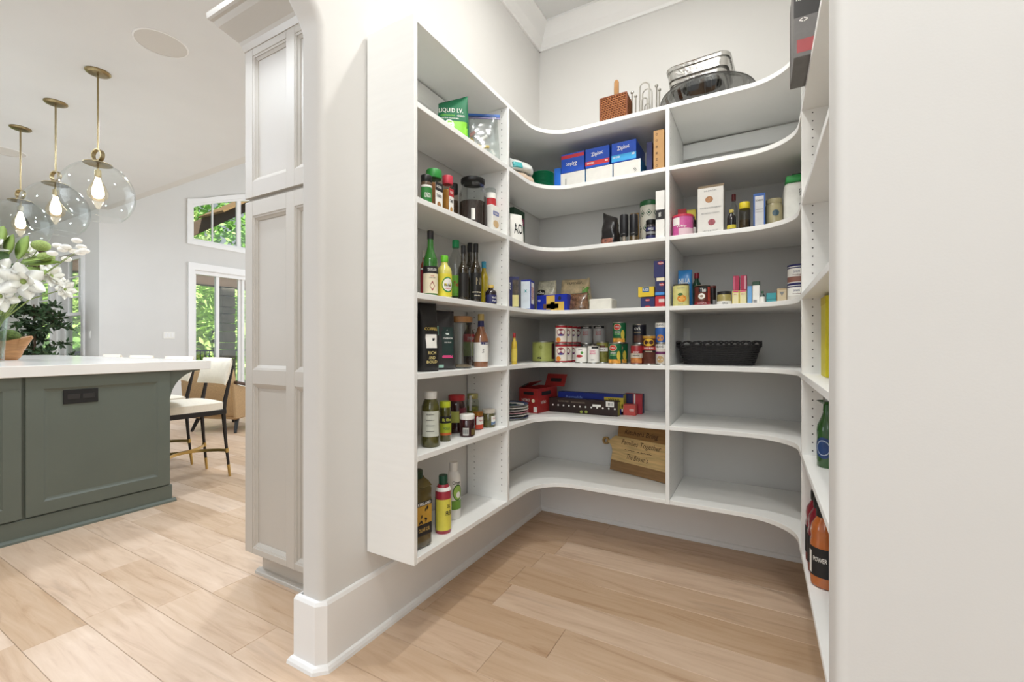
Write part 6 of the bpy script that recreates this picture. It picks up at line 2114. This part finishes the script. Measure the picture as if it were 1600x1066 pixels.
hj = ZT(262, xa + 0.08, Yj_) - SZ[3]
t = thing('detergent_jug', 'large white jug with bright green lid at the corner upright', 'jug', (xa + 0.085, Yj_ + 0.09, zb))
obj('body', box(-0.085, 0.085, -0.09, 0.09, 0, hj * 0.78, 0.02, seg=3), mat('#dcdbd3', 0.35), t, True)
obj('lid', box(-0.078, 0.078, -0.082, 0.082, hj * 0.78, hj * 0.92, 0.01, seg=2), mat('#2f9a4a', 0.4), t, True)
obj('handle', tube([(-0.05, 0, hj * 0.91), (-0.045, 0, hj), (0.045, 0, hj), (0.05, 0, hj * 0.91)], 0.008, 8), mat('#26332c', 0.5), t, True)
for k, zf in enumerate((0.62, 0.57, 0.53, 0.36, 0.22)):
    letter_flat(t, ('DIRECTIONS', 'PRECAUTIONARY', 'STATEMENTS', 'STORAGE', 'CAUTION')[k], 0.09, 0.008, (0.02, -0.0908, hj * zf), INK)

# ---------------------------------------------------------------- second corner unit, fourth shelf
t = vessel('pumpkin_can', 'pale yellow can with pumpkin picture', 'can', 'B', 1051, 1077, 444, 4, 0.05, 'canister', mat('#d9d38a', 0.45), None, [], [('ORGANIC PUMPKIN', 0.78, 1.0, 0.05, GREY), ('PUREE', 0.08, 0.6, 0.04, GREY)])
X_, Y_, w_, h_ = measure('B', 1051, 1077, 444, SZ[4], 0.05)
obj('tin_lid', lathe([(0, 0.885), (1.0, 0.9), (1.02, 0.92), (1.0, 0.925), (0.95, 0.9), (0, 0.9)], 28, w_ / 2, h_ * 1.05), TIN, t, True)
disc_cyl(t, w_ / 2, h_ * 0.32, w_ * 0.26, mat('#dd8a2a', 0.5), R(8), 1.1, 0.85, lift=0.0012)
disc_cyl(t, w_ / 2, h_ * 0.32, w_ * 0.11, mat('#e9a94a', 0.5), R(8), 1.0, 1.8, lift=0.0018)
disc_cyl(t, w_ / 2, h_ * 0.50, w_ * 0.11, mat('#3f6a2c', 0.5), R(-2), 1.4, 0.8, lift=0.0018)
t, w, h = bag('cookie_bag', 'bright blue cookie bag with white lettering behind the pumpkin can', 'B', 1058, 1083, 422, 4, 0.17, 0.07, mat('#2f7fc0', 0.35, coat=0.3), seed=71, crumple=0.004)
fs_ = film(t)
letter_bag(t, 'NILLA', w * 0.7, 0.026, 0, h * 0.70, PAPER, fs_)
letter_bag(t, 'WAFERS', w * 0.55, 0.012, 0.004, h * 0.58, INK, fs_)
patch(t, w * 0.6, 0.03, -0.06, mat('#a8604a', 0.5), 0, h * 0.47, src=fs_)
vessel('red_capped_bottle', 'green bottle with red cap standing behind the coconut can', 'bottle', 'B', 1081, 1096, 427, 4, 0.27, 'hip', mat('#1f4a38', 0.2, coat=0.5), mat('#9a2330', 0.4), capname='cap')
t = vessel('coconut_can', 'dark red can with halved coconut picture', 'can', 'B', 1085, 1110, 446, 4, 0.055, 'canister', mat('#5f2723', 0.35, var=0.2), None, [(0.0, 0.16, mat('#8f2230', 0.4)), (0.62, 0.9, INK, -25, 40), (0.2, 0.88, mat('#b0402f', 0.4), 42, 70)], [('Thai', 0.74, 0.75, 0.18, PAPER, 6), ('COCONUT MILK', 0.09, 1.3, 0.06, PAPER)])
X_, Y_, w_, h_ = measure('B', 1085, 1110, 446, SZ[4], 0.055)
obj('tin_lid', lathe([(0, 0.885), (1.0, 0.9), (1.02, 0.92), (1.0, 0.925), (0.95, 0.9), (0, 0.9)], 28, w_ / 2, h_ * 1.05), TIN, t, True)
disc_cyl(t, w_ / 2, h_ * 0.42, w_ * 0.27, mat('#6d4a30', 0.5), R(-4), 1.0, 0.95, lift=0.0012)
disc_cyl(t, w_ / 2, h_ * 0.43, w_ * 0.22, PAPER, R(-4), 0.95, 0.9, lift=0.0018)
disc_cyl(t, w_ / 2, h_ * 0.43, w_ * 0.10, mat('#a8917a', 0.5), R(-4), 1.1, 0.8, lift=0.0024)
vessel('dark_tin', 'narrow dark tin right beside the coconut can', 'can', 'B', 1107, 1119, 447, 4, 0.125, 'canister', mat('#231d1d', 0.35), mat('#5a2724', 0.4), [(0.1, 0.3, GREY, 10, 60)])
vessel('butter_jar', 'squat jar of yellow spread with dark lid', 'jar', 'B', 1120, 1143, 456, 4, 0.11, 'squat', mat('#a3955a', 0.25, coat=0.4), mat('#2a2624', 0.4), [(0.0, 0.3, PAPER)], [('Ghee', 0.15, 0.8, 0.16, INK, 10)])
for i, (a, b_) in enumerate(((1144, 1154.7), (1155.3, 1166.5))):
    Yy = YF + 0.10
    cartonB('pudding_box', ('yellow and cream pudding box beside the squat dark-lidded jar, under a pink box', 'yellow and cream pudding box beside the light blue box, under a pink box')[i], 'box', a, b_, 454, 4, 0.10, 0.085, mat('#dccb74', 0.5), [('f', 0.12, 0.88, 0.1, 0.84, mat('#e6dcae', 0.5)), ('f', 0.1, 0.9, 0.9, 0.98, PINK)], [('f', 'JELLO', 0.5, 0.74, 0.5, 0.1, PINK)], 'pair of yellow pudding boxes', h=0.072)
    cartonB('gelatin_box', ('plain pink box standing on the yellow pudding boxes, nearer the middle upright', 'pink box with pale stripe standing on the yellow pudding boxes')[i], 'box', a + 1.5, b_ + 0.3, 432, 4, 0.104, 0.075, mat('#b8264e', 0.45), [('f', 0.62, 0.9, 0.05, 0.95, mat('#d8a0ac', 0.5))] if i else [('f', 0.05, 0.3, 0.05, 0.95, mat('#d06a84', 0.5))], (), 'pair of pink boxes', zb=SZ[4] + 0.0735, h=0.073)
cartonB('blue_box', 'slim plain light blue box beside the pudding boxes', 'box', 1167.8, 1175, 447, 4, 0.095, 0.05, mat('#6fa6d6', 0.5))
t = cartonB('toothpick_box', 'tall slim white box with dark green top', 'box', 1176, 1187, 442, 4, 0.085, 0.05, PAPER, [('f', 0.1, 0.6, 0.06, 0.2, GREY, 'barcode')])
cartonB_h = ZT(442, XB(1181, YF + 0.085), YF + 0.085) - SZ[4]
obj('green_top', box(-0.0168, 0.0168, -0.001, 0.051, cartonB_h * 0.86, cartonB_h * 1.06, 0.003), mat('#25462f', 0.4), t)
vessel('dropper_bottle', 'tiny food colouring bottle with green tip', 'bottle', 'B', 1187.5, 1195, 455, 4, 0.08, 'hip', mat('#4a5a52', 0.2, coat=0.5), mat('#2a5a3c', 0.4), [(0.1, 0.55, PAPER)], capname='cap')
cartonB('teal_box', 'small teal box lying on the fourth shelf', 'box', 1197.5, 1213, 458, 4, 0.085, 0.07, mat('#3f9aa2', 0.5), [('f', 0.0, 1.0, 0.40, 0.44, mat('#2a6a70', 0.5))])
cartonB('tan_box', 'tan box with triangular emblem beside the navy-lidded tubs', 'box', 1214, 1229.5, 451, 4, 0.075, 0.07, mat('#b79f7c', 0.5), [('f', 0.08, 0.92, 0.04, 0.9, mat('#cdbb9a', 0.5))], [('f', '\u25bc', 0.5, 0.62, 0.5, 0.3, GREY)])
tx0 = 1231
zz = SZ[4]
for i, lb in enumerate(('lower white tub with navy lid at the corner upright', 'upper white tub with navy lid stacked on its twin')):
    X_, Y_ = spot('B', 1249, 0.075)
    h = 0.086
    t = vessel('frosting_tub', lb, 'tub', 'B', 1231, 1267, 0, 4, 0.075, 'canister', PAPER, mat('#23235a', 0.4), [(0.05, 0.34, (mat('#d8d4cc', 0.5), mat('#8a5f52', 0.5))[i]), (0.78, 0.84, NAVY)], [('DUNCAN', 0.6, 0.55, 0.1, NAVY, -14), ('frosting', 0.42, 0.7, 0.1, mat('#7a4a40', 0.5), -14)], 'stacked navy-lidded tubs', h=h, zb=zz, w=0.094)
    zz += h + 0.001

# black wicker basket
Yb = YF + 0.24
xa, xb = XB(1060, Yb), XB(1190, Yb)
hbk = ZT(534, (xa + xb) / 2, Yb - 0.08) - SZ[5]
t = thing('wicker_basket', 'long black wicker basket with scalloped rim', 'basket', ((xa + xb) / 2, Yb, SZ[5] + 0.001))
BW = mat('#1d1a1c', 0.55, var=0.3, scale=50)
wb_, db_ = (xb - xa), 0.22


def rrect(w, d, r, n=6):
    pts = []
    for (cx, cy, a0) in ((w / 2 - r, d / 2 - r, 0), (-w / 2 + r, d / 2 - r, 90), (-w / 2 + r, -d / 2 + r, 180), (w / 2 - r, -d / 2 + r, 270)):
        for k in range(n):
            a = R(a0 + 90 * k / (n - 1))
            pts.append((cx + r * math.cos(a), cy + r * math.sin(a)))
    return pts


def dense(pts, n):
    P_ = [Vector(p) for p in pts] + [Vector(pts[0])]
    ls = [0]
    for i in range(len(P_) - 1):
        ls.append(ls[-1] + (P_[i + 1] - P_[i]).length)
    out = []
    j = 0
    for k in range(n):
        s = ls[-1] * k / n
        while ls[j + 1] < s:
            j += 1
        out.append(P_[j].lerp(P_[j + 1], (s - ls[j]) / max(1e-9, ls[j + 1] - ls[j])))
    return out


N = 88
rows_n = 11
wv = bmesh.new()
for r_ in range(rows_n):
    f = r_ / (rows_n - 1)
    sc = 0.86 + 0.11 * f
    loop = dense(rrect(wb_ * (0.82 + 0.15 * f), db_ * (0.72 + 0.24 * f), 0.05), N)
    z = 0.006 + hbk * 0.78 * f
    pts = []
    for k, p in enumerate(loop):
        o_ = 1 + (0.012 if (k // 2 + r_) % 2 else -0.012)
        pts.append((p.x * o_, p.y * o_, z))
    pts.append(pts[0])
    tube(pts, 0.0052, 5, wv)
obj('woven_wall', wv, BW, t, True, kind='stuff')
stv = bmesh.new()
lo = dense(rrect(wb_ * 0.82, db_ * 0.72, 0.05), 44)
hi = dense(rrect(wb_ * 0.97, db_ * 0.96, 0.05), 44)
for k in range(44):
    tube([(lo[k].x, lo[k].y, 0.003), (hi[k].x, hi[k].y, hbk * 0.8)], 0.003, 5, stv)
obj('stakes', stv, BW, t, True, kind='stuff')
obj('base', prism([(p.x, p.y) for p in dense(rrect(wb_ * 0.82, db_ * 0.72, 0.05), 40)], 0.0, 0.006), BW, t)
hi2 = dense(rrect(wb_ * 0.99, db_ * 0.99, 0.05), 176)
for k in range(22):
    pts = []
    for q in range(13):
        p = hi2[(k * 8 + int(q * 12 / 12)) % 176]
        a = math.pi * q / 12
        pts.append((p.x * 1.004, p.y * 1.004, hbk * 0.78 + hbk * 0.22 * math.sin(a)))
    obj('rim_scallop', tube(pts, 0.0042, 5), BW, t, True)

# ---------------------------------------------------------------- narrow unit behind the bare wall
X_ = XR + 0.075
t = carton('stacked_carton', 'dark carton with grey and red print jutting over the edge of the narrow unit', 'box', 0.197, 1.67, 0.20, 0.2, 0.275, SZ[2], 0, mat('#6d6a68', 0.5, var=0.1), [('f', 0.0, 1.0, 0.46, 1.0, mat('#2c2a28', 0.5)), ('f', 0.04, 1.0, 0.05, 0.2, mat('#a5474a', 0.5)), ('l', 0, 0.2, 0, 1, mat('#3a2a2a', 0.5))],
           [('f', 'DRINK', 0.13, 0.93, 0.2, 0.03, PAPER), ('f', 'MIX', 0.13, 0.87, 0.16, 0.03, PAPER), ('f', 'SUGAR FREE', 0.13, 0.80, 0.2, 0.025, PAPER), ('f', '24 CT', 0.13, 0.73, 0.14, 0.025, PAPER), ('f', 'KEEP DRY', 0.13, 0.66, 0.2, 0.022, PAPER), ('f', '<>', 0.13, 0.42, 0.12, 0.05, PAPER)])
Yr = YL(1305, XR + 0.07)
t = carton('yellow_carton', 'tall yellow carton just showing beside the bare white wall', 'box', XR + 0.05, YL(1283, XR + 0.05) - 0.06, 0.13, 0.07, 0.272, SZ[5], R(-90), mat('#d6c81e', 0.45), [('f', 0, 1, 0.9, 1, mat('#c8b418', 0.5)), ('l', 0.0, 0.6, 0.1, 0.9, mat('#c9a8a0', 0.5))])
t = carton('tan_carton', 'tan carton edge showing high beside the bare white wall', 'box', XR + 0.085, 1.80, 0.13, 0.12, 0.23, SZ[3], R(-90), mat('#c9b38c', 0.5), [('l', 0.1, 0.9, 0.3, 0.7, mat('#a98a5c', 0.6))])
t = vessel('beer_bottle', 'green glass bottle with blue oval label beside the bare white wall', 'bottle', 'R', 1279, 1309, 632, 6, 0.065, 'bottle', mat('#2c5a26', 0.08, coat=0.7), mat('#b7b7b0', 0.3, 0.6), [(0.76, 0.9, mat('#2c5a26', 0.2))], capname='cap', h=0.25, w=0.066)
disc_cyl(t, 0.033, 0.25 * 0.27, 0.03, mat('#25447a', 0.4), 0, 1.0, 1.2, lift=0.001)
disc_cyl(t, 0.033, 0.25 * 0.27, 0.022, mat('#b9c4d8', 0.4), 0, 1.0, 1.2, lift=0.0016)
disc_cyl(t, 0.033, 0.25 * 0.27, 0.019, mat('#25447a', 0.4), 0, 1.0, 1.2, lift=0.0022)
DR = [('drink_bottle', 'orange drink bottle with black label on the lowest shelf by the bare wall', 1266, 1308, 0.055, mat('#b5622a', 0.12, coat=0.7), 0.0),
      ('drink_bottle', 'dark red drink bottle directly behind the orange one', 1266, 1290, 0.062, mat('#7d1626', 0.12, coat=0.7), 0.087),
      ('drink_bottle', 'dark red drink bottle farthest behind the orange one', 1266, 1280, 0.062, mat('#7d1626', 0.12, coat=0.7), 0.174)]
Xd, Yd = XR + 0.046, 1.79
for i, (nm, lb, a, b_, off, m_, dy) in enumerate(DR):
    t = vessel(nm, lb, 'bottle', 'R', a, b_, 0, 7, off, 'drink', m_, BLACK, [(0.14, 0.5, INK), (0.16, 0.44, PAPER, -75, -35)] if i == 0 else [(0.14, 0.5, INK)], [('POWER', 0.36, 1.0, 0.06, PAPER, 5)] if i == 0 else (), 'plastic drink bottles', capname='cap', h=0.262, w=0.084)
    t.location.x, t.location.y = Xd + 0.004, Yd + dy
